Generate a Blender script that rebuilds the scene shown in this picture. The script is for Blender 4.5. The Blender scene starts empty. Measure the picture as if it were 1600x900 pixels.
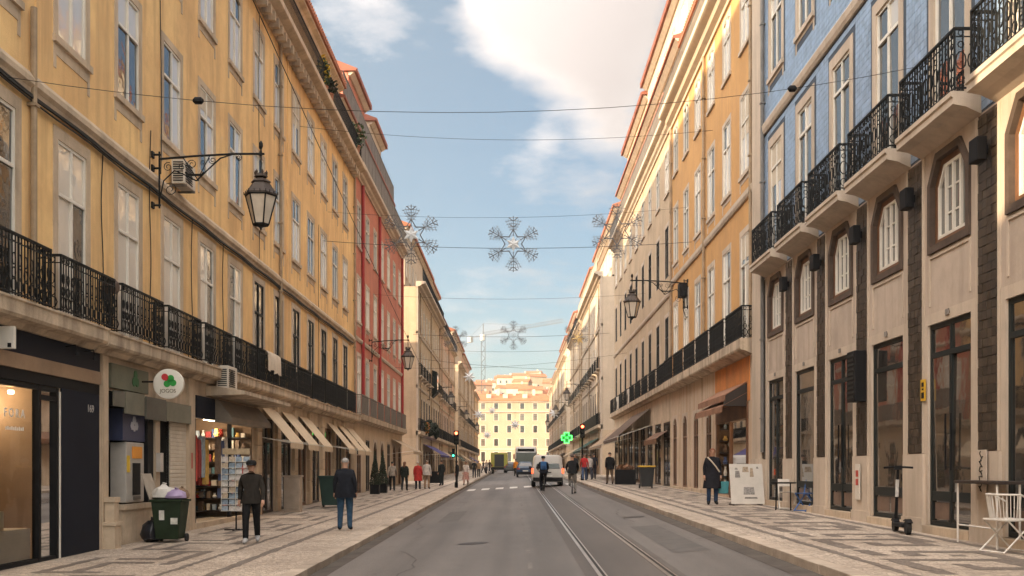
import bpy, bmesh, math, random
from mathutils import Vector, Matrix
R = math.radians
rnd = random.Random(7)
scn = bpy.context.scene
COL = scn.collection

# ------------------------------------------------------------------ camera
F = 1600.0                       # focal length in photo pixels (photo is 1600 wide)
VX, VY = 806.0, 732.0            # vanishing point of the horizontal street lines
CZ = 1.7
cam_d = bpy.data.cameras.new('camera')
cam = bpy.data.objects.new('camera', cam_d); COL.objects.link(cam)
cam.location = (0, 0, CZ); cam.rotation_euler = (R(90), 0, 0)
cam_d.sensor_width = 36; cam_d.lens = 36 * F / 1600
cam_d.shift_x = -(VX - 800) / 1600; cam_d.shift_y = (VY - 450) / 1600
cam_d.clip_end = 6000
scn.camera = cam

# ------------------------------------------------------------------ sky and sun
SUN_EL, SUN_AZ = 14.0, 55.0      # sun stands behind the camera, SUN_AZ degrees to its left
SKY_STRENGTH = 0.10
EXPOSURE = 2.5
SDIR = (-math.sin(R(SUN_AZ)) * math.cos(R(SUN_EL)), -math.cos(R(SUN_AZ)) * math.cos(R(SUN_EL)), math.sin(R(SUN_EL)))
world = bpy.data.worlds.new('World'); scn.world = world; world.use_nodes = True
nt = world.node_tree; nt.nodes.clear()
def N(tree, kind, **kw):
    n = tree.nodes.new(kind)
    for k, v in kw.items(): setattr(n, k, v)
    return n
def math_node(tree, op, a, b=None, clamp=False):
    n = N(tree, 'ShaderNodeMath', operation=op); n.use_clamp = clamp
    for i, s in enumerate((a, b)):
        if s is None: continue
        if isinstance(s, (int, float)): n.inputs[i].default_value = s
        else: tree.links.new(s, n.inputs[i])
    return n.outputs[0]
def mix_rgb(tree, fac, a, b, mode='MIX'):
    n = N(tree, 'ShaderNodeMix', data_type='RGBA', blend_type=mode)
    for i, s in ((0, fac), (6, a), (7, b)):
        if isinstance(s, (int, float)): n.inputs[i].default_value = s
        elif isinstance(s, tuple): n.inputs[i].default_value = (*s, 1)
        else: tree.links.new(s, n.inputs[i])
    return n.outputs[2]
def ramp(tree, src, p0, p1, c0=(0, 0, 0), c1=(1, 1, 1)):
    n = N(tree, 'ShaderNodeValToRGB'); e = n.color_ramp.elements
    e[0].position, e[1].position = p0, p1
    e[0].color, e[1].color = (*c0, 1), (*c1, 1)
    tree.links.new(src, n.inputs[0]); return n.outputs[0]
sky = N(nt, 'ShaderNodeTexSky', sky_type='NISHITA')
sky.sun_disc = False; sky.sun_elevation = R(SUN_EL); sky.sun_rotation = R(180 + SUN_AZ)
sky.altitude = 20; sky.air_density = 1.0; sky.dust_density = 1.5; sky.ozone_density = 2.0
tc = N(nt, 'ShaderNodeTexCoord'); D = tc.outputs['Generated']
sep = N(nt, 'ShaderNodeSeparateXYZ'); nt.links.new(D, sep.inputs[0])
zz = math_node(nt, 'ADD', math_node(nt, 'MAXIMUM', sep.outputs[2], 0.0), 0.16)
proj = N(nt, 'ShaderNodeCombineXYZ')
nt.links.new(math_node(nt, 'DIVIDE', sep.outputs[0], zz), proj.inputs[0])
nt.links.new(math_node(nt, 'DIVIDE', sep.outputs[1], zz), proj.inputs[1])
def wnoise(scale, detail, rough, off):
    mp = N(nt, 'ShaderNodeMapping'); mp.inputs['Location'].default_value = off
    nt.links.new(proj.outputs[0], mp.inputs[0])
    n = N(nt, 'ShaderNodeTexNoise'); n.inputs['Scale'].default_value = scale
    n.inputs['Detail'].default_value = detail; n.inputs['Roughness'].default_value = rough
    nt.links.new(mp.outputs[0], n.inputs['Vector']); return n.outputs[0]
cover = math_node(nt, 'ADD', wnoise(1.1, 9, 0.6, (3.1, 0.7, 0)), math_node(nt, 'MULTIPLY', math_node(nt, 'SUBTRACT', wnoise(6.5, 10, .62, (1.7, 4.2, 0)), .5), .42))
# cumulus banks: the big one up the street and unseen ones added overhead and around for fill light
def bank(px, py, radius, gain):
    v = Vector(((px - VX) / F, 1, (VY - py) / F)).normalized()
    return bank_dir(v, radius, gain)
def bank_dir(v, radius, gain):
    dp = N(nt, 'ShaderNodeVectorMath', operation='DOT_PRODUCT')
    nt.links.new(D, dp.inputs[0]); dp.inputs[1].default_value = v
    ang = math_node(nt, 'ARCCOSINE', math_node(nt, 'MINIMUM', dp.outputs['Value'], 1.0))
    return math_node(nt, 'MULTIPLY', math_node(nt, 'SUBTRACT', 1.0, math_node(nt, 'DIVIDE', ang, radius), clamp=True), gain)
tot = cover
for args in ((890, 10, 0.10, .40), (1000, -60, 0.17, .42), (950, 110, 0.075, .28), (760, 10, 0.055, .26), (960, 195, 0.04, .24), (850, 215, .02, .16), (560, 0, 0.075, .22), (880, -150, .12, .3)):
    tot = math_node(nt, 'ADD', tot, bank(*args))
for v, r_, g_ in (((-.5, .3, .85), .7, .34), ((.8, .2, .6), .6, .34), ((.5, -.6, .6), .6, .32), ((-.3, -.8, .5), .6, .32), ((.1, -.1, 1), .75, .38), ((-.9, -.1, .4), .5, .3)):
    tot = math_node(nt, 'ADD', tot, bank_dir(Vector(v).normalized(), r_, g_))
dens = ramp(nt, tot, 0.58, 0.86)
shade = ramp(nt, wnoise(2.0, 5, .5, (8.3, 1.1, 0)), .36, .64)
thick = ramp(nt, tot, 0.80, 1.02)
cl = mix_rgb(nt, shade, (1.32, 1.17, 1.07), (1.68, 1.53, 1.43))
cl = mix_rgb(nt, thick, cl, (1.28, 1.12, 1.03))
# droplets and haze scatter forward: both brighten steadily towards the sun
sdot = N(nt, 'ShaderNodeVectorMath', operation='DOT_PRODUCT'); nt.links.new(D, sdot.inputs[0]); sdot.inputs[1].default_value = SDIR
fwd = math_node(nt, 'POWER', math_node(nt, 'MULTIPLY', math_node(nt, 'ADD', sdot.outputs['Value'], 1.0), .5), 1.9)
phase = math_node(nt, 'ADD', math_node(nt, 'MULTIPLY', fwd, 16.0), .08)
pv = N(nt, 'ShaderNodeCombineXYZ')
for i in range(3): nt.links.new(phase, pv.inputs[i])
cl = mix_rgb(nt, 1.0, cl, pv.outputs[0], 'MULTIPLY')
haze_air = mix_rgb(nt, 1.0, (.18, .18, .15), pv.outputs[0], 'MULTIPLY')
tint = mix_rgb(nt, 1.0, mix_rgb(nt, 1.0, sky.outputs[0], (.215, .258, .272), 'MULTIPLY'), haze_air, 'ADD')
out = mix_rgb(nt, math_node(nt, 'MULTIPLY', dens, .94), tint, cl)
bg = N(nt, 'ShaderNodeBackground'); nt.links.new(out, bg.inputs[0]); bg.inputs[1].default_value = SKY_STRENGTH
wo = N(nt, 'ShaderNodeOutputWorld'); nt.links.new(bg.outputs[0], wo.inputs[0])

sun_d = bpy.data.lights.new('sun', 'SUN'); sun_d.energy = 1.9; sun_d.angle = R(0.5); sun_d.color = (1.0, .78, .52)
sun = bpy.data.objects.new('sun', sun_d); COL.objects.link(sun)
sdir = Vector(SDIR)
sun.rotation_euler = sdir.to_track_quat('Z', 'Y').to_euler(); sun.location = sdir * 60
vs = scn.view_settings; vs.view_transform = 'Standard'; vs.look = 'None'; vs.exposure = EXPOSURE; vs.gamma = 1
scn.render.engine = 'CYCLES'; scn.cycles.use_denoising = True
scn.cycles.max_bounces = 8; scn.cycles.diffuse_bounces = 5; scn.cycles.transparent_max_bounces = 12
scn.cycles.sample_clamp_indirect = 8.0; scn.cycles.caustics_reflective = False; scn.cycles.caustics_refractive = False

# ------------------------------------------------------------------ mesh helpers
class MB:
    def __init__(s): s.v = []; s.f = []
    def poly(s, pts):
        i = len(s.v); s.v += [tuple(p) for p in pts]; s.f.append(tuple(range(i, i + len(pts)))); return s
    def box(s, x0, x1, y0, y1, z0, z1):
        i = len(s.v)
        s.v += [(x0,y0,z0),(x1,y0,z0),(x1,y1,z0),(x0,y1,z0),(x0,y0,z1),(x1,y0,z1),(x1,y1,z1),(x0,y1,z1)]
        s.f += [(i,i+3,i+2,i+1),(i+4,i+5,i+6,i+7),(i,i+1,i+5,i+4),(i+1,i+2,i+6,i+5),(i+2,i+3,i+7,i+6),(i+3,i,i+4,i+7)]
        return s
    def hexa(s, p):             # eight corners, bottom ring then top ring
        i = len(s.v); s.v += [tuple(q) for q in p]
        s.f += [(i,i+3,i+2,i+1),(i+4,i+5,i+6,i+7),(i,i+1,i+5,i+4),(i+1,i+2,i+6,i+5),(i+2,i+3,i+7,i+6),(i+3,i,i+4,i+7)]
        return s
    def extrude(s, prof, axis, a, b):   # closed 2-D profile pushed along x, y or z
        def P(p, t): return {'x': (t, p[0], p[1]), 'y': (p[0], t, p[1]), 'z': (p[0], p[1], t)}[axis]
        n = len(prof); i = len(s.v)
        s.v += [P(p, a) for p in prof] + [P(p, b) for p in prof]
        s.f += [(i + k, i + (k + 1) % n, i + n + (k + 1) % n, i + n + k) for k in range(n)]
        s.f += [tuple(i + n - 1 - k for k in range(n)), tuple(i + n + k for k in range(n))]
        return s
    def tube(s, pts, r, n=6, cap=True, closed=False):
        pts = [Vector(p) for p in pts]; m = len(pts); i0 = len(s.v)
        rr = r if isinstance(r, (list, tuple)) else [r] * m
        ref = None
        for k, p in enumerate(pts):
            t = (pts[(k + 1) % m] - pts[k - 1]) if closed else (pts[min(k + 1, m - 1)] - pts[max(k - 1, 0)])
            if t.length < 1e-9: t = Vector((0, 0, 1))
            t.normalize()
            if ref is None: ref = Vector((0, 0, 1)) if abs(t.z) < .9 else Vector((1, 0, 0))
            a = t.cross(ref)
            if a.length < 1e-4: a = t.cross(Vector((0, 1, 0)))
            a.normalize(); b = a.cross(t); ref = b
            for q in range(n):
                th = 2 * math.pi * (q + .5) / n
                s.v.append(tuple(p + a * (math.cos(th) * rr[k]) + b * (math.sin(th) * rr[k])))
        for k in range(m if closed else m - 1):
            k2 = (k + 1) % m
            for q in range(n):
                s.f.append((i0 + k*n + q, i0 + k*n + (q+1) % n, i0 + k2*n + (q+1) % n, i0 + k2*n + q))
        if cap and not closed:
            s.f.append(tuple(i0 + q for q in reversed(range(n)))); s.f.append(tuple(i0 + (m-1)*n + q for q in range(n)))
        return s
    def lathe(s, prof, c=(0, 0, 0), n=12, ax='z', rot=0):  # profile of (radius, height)
        i0 = len(s.v)
        for r, h in prof:
            for q in range(n):
                th = 2 * math.pi * q / n + rot; a, b = r * math.cos(th), r * math.sin(th)
                p = {'z': (a, b, h), 'y': (a, h, b), 'x': (h, a, b)}[ax]
                s.v.append((c[0] + p[0], c[1] + p[1], c[2] + p[2]))
        for k in range(len(prof) - 1):
            for q in range(n):
                s.f.append((i0 + k*n + q, i0 + k*n + (q+1) % n, i0 + (k+1)*n + (q+1) % n, i0 + (k+1)*n + q))
        s.f.append(tuple(i0 + q for q in reversed(range(n)))); s.f.append(tuple(i0 + (len(prof)-1)*n + q for q in range(n)))
        return s
    def mesh(s, name, m, smooth=False, bevel=0):
        me = bpy.data.meshes.new(name); me.from_pydata(s.v, [], s.f)
        bm = bmesh.new(); bm.from_mesh(me); bmesh.ops.recalc_face_normals(bm, faces=bm.faces)
        if bevel: bmesh.ops.bevel(bm, geom=[e for e in bm.edges if len(e.link_faces) == 2 and e.calc_face_angle(0) > .5], offset=bevel, segments=2, affect='EDGES', profile=.6)
        bm.to_mesh(me); bm.free()
        if m is not None: me.materials.append(m)
        if smooth:
            for p in me.polygons: p.use_smooth = True
            me.set_sharp_from_angle(angle=R(40))
        return me
    def build(s, name, m, parent=None, loc=(0, 0, 0), smooth=False, bevel=0, rotz=0):
        return link(name, s.mesh(name, m, smooth, bevel), parent, loc, rotz)
def link(name, me, parent=None, loc=(0, 0, 0), rotz=0):
    o = bpy.data.objects.new(name, me); COL.objects.link(o)
    o.location = loc
    if rotz: o.rotation_euler = (0, 0, rotz)
    if parent is not None: o.parent = parent
    return o
def empty(name, loc=(0, 0, 0), rotz=0, parent=None):
    o = bpy.data.objects.new(name, None); COL.objects.link(o); o.location = loc; o.rotation_euler = (0, 0, rotz)
    o.empty_display_size = .2
    if parent is not None: o.parent = parent
    return o
def tag(o, label, cat, group=None):
    o['label'] = label; o['category'] = cat
    if group: o['group'] = group
    return o
def thing(name, label, cat, loc=(0, 0, 0), rotz=0, group=None): return tag(empty(name, loc, rotz), label, cat, group)
def copy_tree(o, parent=None):
    c = o.copy(); COL.objects.link(c)
    if parent is not None: c.parent = parent
    for ch in list(o.children): copy_tree(ch, c)
    return c
def text_mesh(body, size, m, extrude=.004):
    cu = bpy.data.curves.new('text', 'FONT'); cu.body = body; cu.size = size; cu.extrude = extrude
    cu.align_x = 'CENTER'; cu.align_y = 'CENTER'
    o = bpy.data.objects.new('text', cu); COL.objects.link(o)
    me = bpy.data.meshes.new_from_object(o.evaluated_get(bpy.context.evaluated_depsgraph_get()))
    bpy.data.objects.remove(o); bpy.data.curves.remove(cu)
    me.materials.clear(); me.materials.append(m); return me

# ------------------------------------------------------------------ materials
MATS = {}
def mat(name, col, rough=.8, var=.18, scale=.7, bump=0., bscale=30., streak=0., metal=0., spec=.4, dirt=None, dirt_amt=.0, emit=None, rnd_amt=0., coat=0., peel=None):
    if name in MATS: return MATS[name]
    m = bpy.data.materials.new(name); m.use_nodes = True; t = m.node_tree
    b = t.nodes['Principled BSDF']; MATS[name] = m
    b.inputs['Roughness'].default_value = rough; b.inputs['Metallic'].default_value = metal
    b.inputs['Specular IOR Level'].default_value = spec; b.inputs['Coat Weight'].default_value = coat
    g = N(t, 'ShaderNodeNewGeometry').outputs['Position']
    def noise(sc, det=4, r_=.55, stretch=None):
        v = g
        if stretch:
            mp = N(t, 'ShaderNodeMapping'); mp.inputs['Scale'].default_value = stretch; t.links.new(g, mp.inputs[0]); v = mp.outputs[0]
        n = N(t, 'ShaderNodeTexNoise'); n.inputs['Scale'].default_value = sc; n.inputs['Detail'].default_value = det
        n.inputs['Roughness'].default_value = r_; t.links.new(v, n.inputs['Vector']); return n.outputs[0]
    c = tuple(col)
    src = None
    if var:
        lo = tuple(x * (1 - var) for x in c); hi = tuple(min(.95, x * (1 + var)) for x in c)
        src = ramp(t, noise(scale, 6, .6), .32, .68, lo, hi)
        fine = ramp(t, noise(scale * 9, 3), .3, .7, (1 - var * .5,) * 3, (1, 1, 1))
        src = mix_rgb(t, 1.0, src, fine, 'MULTIPLY')
    if streak:
        st = ramp(t, noise(1.0, 5, .6, (2.6, 2.6, .22)), .46, .66)
        d = dirt or tuple(x * .45 for x in c)
        src = mix_rgb(t, math_node(t, 'MULTIPLY', st, streak), src if src else c, d)
    if dirt_amt:
        st = ramp(t, noise(.55, 8, .68), .52, .66)
        src = mix_rgb(t, math_node(t, 'MULTIPLY', st, dirt_amt), src if src else c, dirt or tuple(x * .5 for x in c))
    if peel:
        st = ramp(t, noise(1.7, 10, .72), .66, .69)
        src = mix_rgb(t, math_node(t, 'MULTIPLY', st, .75), src, peel)
    if rnd_amt:
        oi = N(t, 'ShaderNodeObjectInfo').outputs['Random']
        f = math_node(t, 'ADD', math_node(t, 'MULTIPLY', oi, 2 * rnd_amt), 1 - rnd_amt)
        cx = N(t, 'ShaderNodeCombineXYZ')
        for i in range(3): t.links.new(f, cx.inputs[i])
        src = mix_rgb(t, 1.0, src if src else c, cx.outputs[0], 'MULTIPLY')
    if src: t.links.new(src, b.inputs['Base Color'])
    else: b.inputs['Base Color'].default_value = (*c, 1)
    if bump:
        bp = N(t, 'ShaderNodeBump'); bp.inputs['Strength'].default_value = bump; bp.inputs['Distance'].default_value = .02
        t.links.new(noise(bscale, 4), bp.inputs['Height']); t.links.new(bp.outputs[0], b.inputs['Normal'])
    if emit: b.inputs['Emission Color'].default_value = (*emit[0], 1); b.inputs['Emission Strength'].default_value = emit[1]
    return m
def window_glass(name, dark=(.035, .033, .03), curtain=(.62, .57, .50), share=.45, ior=2.1, wave=.02):
    m = bpy.data.materials.new(name); m.use_nodes = True; t = m.node_tree; b = t.nodes['Principled BSDF']; MATS[name] = m
    oi = N(t, 'ShaderNodeObjectInfo').outputs['Random']
    n = N(t, 'ShaderNodeValToRGB'); n.color_ramp.interpolation = 'CONSTANT'; e = n.color_ramp.elements
    e[0].color = (*dark, 1); e[1].position = 1 - share; e[1].color = (*curtain, 1)
    t.links.new(oi, n.inputs[0]); t.links.new(n.outputs[0], b.inputs['Base Color'])
    b.inputs['Roughness'].default_value = .03; b.inputs['IOR'].default_value = ior
    g = N(t, 'ShaderNodeNewGeometry').outputs['Position']
    z = N(t, 'ShaderNodeTexNoise'); z.inputs['Scale'].default_value = 2.3; z.inputs['Detail'].default_value = 2; t.links.new(g, z.inputs['Vector'])
    bp = N(t, 'ShaderNodeBump'); bp.inputs['Strength'].default_value = wave; bp.inputs['Distance'].default_value = .3
    t.links.new(z.outputs[0], bp.inputs['Height']); t.links.new(bp.outputs[0], b.inputs['Normal'])
    return m
def clear_glass(name):
    m = bpy.data.materials.new(name); m.use_nodes = True; t = m.node_tree; t.nodes.clear(); MATS[name] = m
    gl = N(t, 'ShaderNodeBsdfGlossy'); gl.inputs['Roughness'].default_value = .02
    tr = N(t, 'ShaderNodeBsdfTransparent'); tr.inputs[0].default_value = (.93, .94, .93, 1)
    fr = N(t, 'ShaderNodeFresnel'); fr.inputs[0].default_value = 1.5
    mx = N(t, 'ShaderNodeMixShader'); o = N(t, 'ShaderNodeOutputMaterial')
    t.links.new(fr.outputs[0], mx.inputs[0]); t.links.new(tr.outputs[0], mx.inputs[1]); t.links.new(gl.outputs[0], mx.inputs[2]); t.links.new(mx.outputs[0], o.inputs[0])
    return m
ochre = mat('ochre_stucco', (.90, .57, .26), .9, .15, .5, .3, 22, .55, dirt=(.50, .30, .15), dirt_amt=.32, peel=(.74, .58, .40))
orange = mat('orange_stucco', (.56, .315, .12), .9, .12, .5, .2, 22, .35, dirt=(.42, .24, .12), dirt_amt=.2)
redst = mat('red_stucco', (.52, .19, .125), .9, .14, .5, .2, 22, .3, dirt=(.30, .12, .08), dirt_amt=.2)
cream = mat('cream_stucco', (.54, .42, .295), .9, .12, .5, .2, 22, .4, dirt=(.36, .28, .19), dirt_amt=.25)
beige = mat('beige_stucco', (.49, .375, .255), .9, .13, .5, .2, 22, .45, dirt=(.32, .24, .16), dirt_amt=.25)
pale = mat('pale_stucco', (.56, .46, .35), .9, .1, .5, .2, 22, .35, dirt=(.42, .34, .25), dirt_amt=.2)
rosy = mat('rose_stucco', (.58, .38, .27), .9, .12, .5, .2, 22, .4, dirt=(.34, .22, .15), dirt_amt=.2)
stone = mat('limestone', (.56, .44, .315), .85, .16, 1.3, .3, 35, .45, dirt=(.24, .19, .14), dirt_amt=.3)
pstone = mat('pale_limestone', (.54, .445, .35), .8, .12, 1.1, .25, 35, .4, dirt=(.30, .24, .18), dirt_amt=.25)
slabst = mat('balcony_stone', (.55, .44, .32), .88, .2, 1.6, .4, 30, .7, dirt=(.16, .12, .09), dirt_amt=.5)
iron = mat('black_iron', (.010, .011, .011), .6, .2, 3, .2, 60, spec=.2)
dkgreen = mat('dark_green_iron', (.010, .016, .013), .6, .2, 3, spec=.2)
greyrail = mat('grey_rail', (.17, .145, .12), .6, .15, 2)
white = mat('white_paint', (.72, .68, .60), .5, .08, 2, .1, 40)
greenframe = mat('dark_frame', (.016, .019, .018), .55, .1, 2, spec=.2)
brown = mat('brown_wood', (.16, .075, .035), .6, .3, 1.4, .3, 40)
dkwood = mat('dark_wood', (.030, .020, .015), .55, .25, 1.6)
terracotta = mat('terracotta', (.34, .13, .07), .85, .22, 1.2, .5, 12, dirt=(.25, .10, .06), dirt_amt=.3)
eave = mat('eave_paint', (.27, .095, .06), .8, .2, 1.2)
navy = mat('navy_panel', (.010, .013, .022), .6, .1, 2, spec=.12)
black = mat('black_paint', (.009, .009, .010), .6, .1, 3, spec=.15)
interior = mat('dark_interior', (.028, .024, .020), .9, .3, 2)
glass_up = window_glass('window_glass', share=.6)
glass_blue = window_glass('sky_window_glass', (.03, .03, .03), (.55, .5, .44), .28, 2.3, .02)
glass_low = window_glass('dark_window_glass', (.03, .026, .022), (.16, .13, .10), .3, 2.1, .025)
glass_shop = window_glass('shop_window_glass', (.03, .026, .022), (.05, .04, .03), .4, 3.4, .004)
glass_clear = clear_glass('clear_glass')
cable = mat('cable_black', (.02, .018, .016), .7, 0)
# ------------------------------------------------------------------ ground: the street climbs gently away from the camera
XL, XR = -8.35, 7.60             # facade planes
KL, KR = -3.42, 3.90             # kerb lines
SLOPE = 14.0 / F
YEND = 236.0
def cross(X):
    if X <= KL: return -.10
    if X >= KR: return .35
    return -.22 + (X - KL) / (KR - KL) * .45
def gz(X, Y): return SLOPE * min(Y, 420) + cross(X)
def px(x, y, X=None, Y=None):    # photo pixel -> point, given the plane it lies on
    if X is not None: Y = F * X / (x - VX)
    return Vector(((x - VX) / F * Y, Y, CZ + (VY - y) / F * Y))
def ground_at(x, y, side):       # photo pixel of a foot on the left / right pavement or the road
    h = {'L': 1.80, 'R': 1.35}.get(side)
    if h is None:
        Y = 40.
        for _ in range(20):
            X = (x - VX) / F * Y; Y = F * (CZ - cross(max(KL + .01, min(KR - .01, X)))) / (y - (VY - SLOPE * F))
    else: Y = F * h / (y - (VY - SLOPE * F))
    X = (x - VX) / F * Y
    return Vector((X, Y, gz(X, Y)))

def asphalt_mat(name, col, joints=False):
    m = bpy.data.materials.new(name); m.use_nodes = True; t = m.node_tree; b = t.nodes['Principled BSDF']; MATS[name] = m
    g = N(t, 'ShaderNodeNewGeometry').outputs['Position']
    def nz(sc, st, det=5, r_=.6):
        mp = N(t, 'ShaderNodeMapping'); mp.inputs['Scale'].default_value = st; t.links.new(g, mp.inputs[0])
        n = N(t, 'ShaderNodeTexNoise'); n.inputs['Scale'].default_value = sc; n.inputs['Detail'].default_value = det; n.inputs['Roughness'].default_value = r_
        t.links.new(mp.outputs[0], n.inputs['Vector']); return n.outputs[0]
    tr = ramp(t, nz(1., (.85, .012, 1), 3), .38, .62, tuple(x * .78 for x in col), tuple(x * 1.22 for x in col))
    pt = ramp(t, nz(1., (.5, .16, 1), 8, .65), .35, .65, (.8, .8, .8), (1.1, 1.09, 1.07))
    gr = ramp(t, nz(60, (1, 1, 1), 2), .3, .7, (.72, .72, .72), (1.2, 1.2, 1.2))
    spot = ramp(t, nz(1.6, (1, .5, 1), 6, .7), .62, .70, (1, 1, 1), (.72, .70, .68))
    c = mix_rgb(t, 1., mix_rgb(t, 1., mix_rgb(t, 1., tr, pt, 'MULTIPLY'), gr, 'MULTIPLY'), spot, 'MULTIPLY')
    t.links.new(c, b.inputs['Base Color']); b.inputs['Roughness'].default_value = .62; b.inputs['Specular IOR Level'].default_value = .35
    bp = N(t, 'ShaderNodeBump'); bp.inputs['Strength'].default_value = .35; bp.inputs['Distance'].default_value = .01
    t.links.new(nz(90, (1, 1, 1), 2), bp.inputs['Height']); t.links.new(bp.outputs[0], b.inputs['Normal'])
    return m
def cobble_mat(name, col, grout, size=.075, rough=.6):
    m = bpy.data.materials.new(name); m.use_nodes = True; t = m.node_tree; b = t.nodes['Principled BSDF']; MATS[name] = m
    g = N(t, 'ShaderNodeNewGeometry').outputs['Position']
    vo = N(t, 'ShaderNodeTexVoronoi', feature='DISTANCE_TO_EDGE'); vo.inputs['Scale'].default_value = 1 / size; t.links.new(g, vo.inputs['Vector'])
    vc = N(t, 'ShaderNodeTexVoronoi'); vc.inputs['Scale'].default_value = 1 / size; t.links.new(g, vc.inputs['Vector'])
    big = N(t, 'ShaderNodeTexNoise'); big.inputs['Scale'].default_value = .7; big.inputs['Detail'].default_value = 6; t.links.new(g, big.inputs['Vector'])
    hv = N(t, 'ShaderNodeSeparateColor'); t.links.new(vc.outputs['Color'], hv.inputs[0])
    c = ramp(t, hv.outputs[0], 0, 1, tuple(x * .72 for x in col), tuple(x * 1.18 for x in col))
    c = mix_rgb(t, 1., c, ramp(t, big.outputs[0], .35, .7, (.74, .71, .68), (1.08, 1.07, 1.05)), 'MULTIPLY')
    edge = ramp(t, vo.outputs['Distance'], .02, .09)
    c = mix_rgb(t, edge, grout, c); t.links.new(c, b.inputs['Base Color'])
    b.inputs['Roughness'].default_value = rough
    bp = N(t, 'ShaderNodeBump'); bp.inputs['Strength'].default_value = .5; bp.inputs['Distance'].default_value = .012
    t.links.new(edge, bp.inputs['Height']); t.links.new(bp.outputs[0], b.inputs['Normal'])
    return m
asphalt = asphalt_mat('asphalt', (.120, .109, .101))
setts = asphalt_mat('tram_bed', (.078, .068, .061))
calcada = cobble_mat('pale_cobbles', (.50, .42, .34), (.24, .20, .16))
calcada_dark = cobble_mat('dark_cobbles', (.165, .14, .12), (.20, .16, .125))
kerbm = mat('kerb_stone', (.40, .33, .26), .8, .2, 1.5, .3, 30, dirt=(.17, .13, .10), dirt_amt=.5, rnd_amt=.14)
steel = mat('rail_steel', (.42, .38, .34), .32, .25, 3, metal=.85)
paint = mat('road_paint', (.62, .60, .56), .7, .2, 5, dirt=(.25, .23, .21), dirt_amt=.6)

def struct(o): o['kind'] = 'structure'; return o
def strip(mb, X0, X1, Y0, Y1, dz, step=30, z0=None, z1=None):
    Y = Y0
    while Y < Y1 - 1e-6:
        Y2 = min(Y1, Y + step)
        a, b = (cross(X0) if z0 is None else z0) + dz, (cross(X1) if z1 is None else z1) + dz
        mb.poly([(X0, Y, SLOPE * Y + a), (X1, Y, SLOPE * Y + b), (X1, Y2, SLOPE * Y2 + b), (X0, Y2, SLOPE * Y2 + a)]); Y = Y2
    return mb
g = MB()
g.poly([(-3000, -300, -3.2), (3000, -300, -3.2), (3000, 300, SLOPE * 300 - .6), (-3000, 300, SLOPE * 300 - .6)])
g.poly([(-3000, 300, SLOPE * 300 - .6), (3000, 300, SLOPE * 300 - .6), (3000, 5000, SLOPE * 420 - .6), (-3000, 5000, SLOPE * 420 - .6)])
struct(g.build('ground', asphalt))
road = struct(strip(MB(), KL + .001, KR - .001, -25, 330, 0, 60).build('road', asphalt))
struct(strip(MB(), XL - 3, KL - .25, -25, YEND, 0).build('pavement', calcada)); PAVL = bpy.data.objects['pavement']
PAVR = struct(strip(MB(), KR + .25, XR + 3, -25, YEND, 0).build('pavement', calcada))
sq = MB(); sq.poly([(-90, YEND, gz(9, YEND) - .28), (90, YEND, gz(9, YEND) - .28), (90, 345, gz(9, 345) - .28), (-90, 345, gz(9, 345) - .28)])
struct(sq.build('square_paving', calcada))
# side streets
for nm, x0, x1, y0, y1 in (('side_street', -60, XL - 2, 75.3, 85.7), ('side_street', XR + 2, 60, 79.3, 89.7)):
    c = -.1 if x0 < 0 else .35
    s = MB(); s.poly([(x0, y0, SLOPE * 80 + c + .01), (x1, y0, SLOPE * 80 + c + .01), (x1, y1, SLOPE * 80 + c + .01), (x0, y1, SLOPE * 80 + c + .01)]); struct(s.build(nm, asphalt))
# kerb stones, one by one where they can be told apart
ANG = math.atan(SLOPE)
for side, X, zc, w in (('L', KL - .25, -.10, .25), ('R', KR, .35, .25)):
    par = PAVL if side == 'L' else PAVR
    me = MB().box(0, w, .006, 1.194, -.32, .006).mesh('kerb_stone', kerbm, bevel=.012)
    Y = 10.8
    while Y < 70:
        o = link('kerb_stone', me, par, (X + rnd.uniform(-.006, .006), Y, zc + SLOPE * Y + rnd.uniform(-.006, .004)))
        o.rotation_euler = (ANG, 0, rnd.uniform(-.003, .003)); Y += 1.2
    mb = MB()
    while Y < YEND:
        z = zc + SLOPE * Y; mb.box(X, X + w, Y + .006, Y + 1.194, z - .32, z + .012); Y += 1.2
    mb.box(X, X + w, -25, 10.79, -.4, zc)
    far = mb.build('far_kerb_stones', kerbm, par); far['kind'] = 'stuff'
# gutter line of dirt-dark setts and the tram track
def sheet(name, X0, X1, Y0, Y1, m, dz, par):
    return strip(MB(), X0, X1, Y0, Y1, dz, 60).build(name, m, par)
gutter = mat('gutter_dirt', (.075, .062, .052), .85, .3, 2)
sheet('gutter', KL + .01, KL + .34, -25, YEND, gutter, .004, road)
sheet('gutter', KR - .34, KR - .01, -25, YEND, gutter, .004, road)
sheet('tram_bed', .98, 2.30, -25, 330, setts, .004, road)
groove = mat('rail_groove', (.02, .018, .016), .8, 0)
for xr in (1.16, 2.06):
    sheet('rail', xr, xr + .055, -25, 330, steel, .009, road)
    sheet('rail_groove', xr + .055, xr + .10, -25, 330, groove, .008, road)
    sheet('rail', xr + .10, xr + .125, -25, 330, steel, .009, road)
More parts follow.
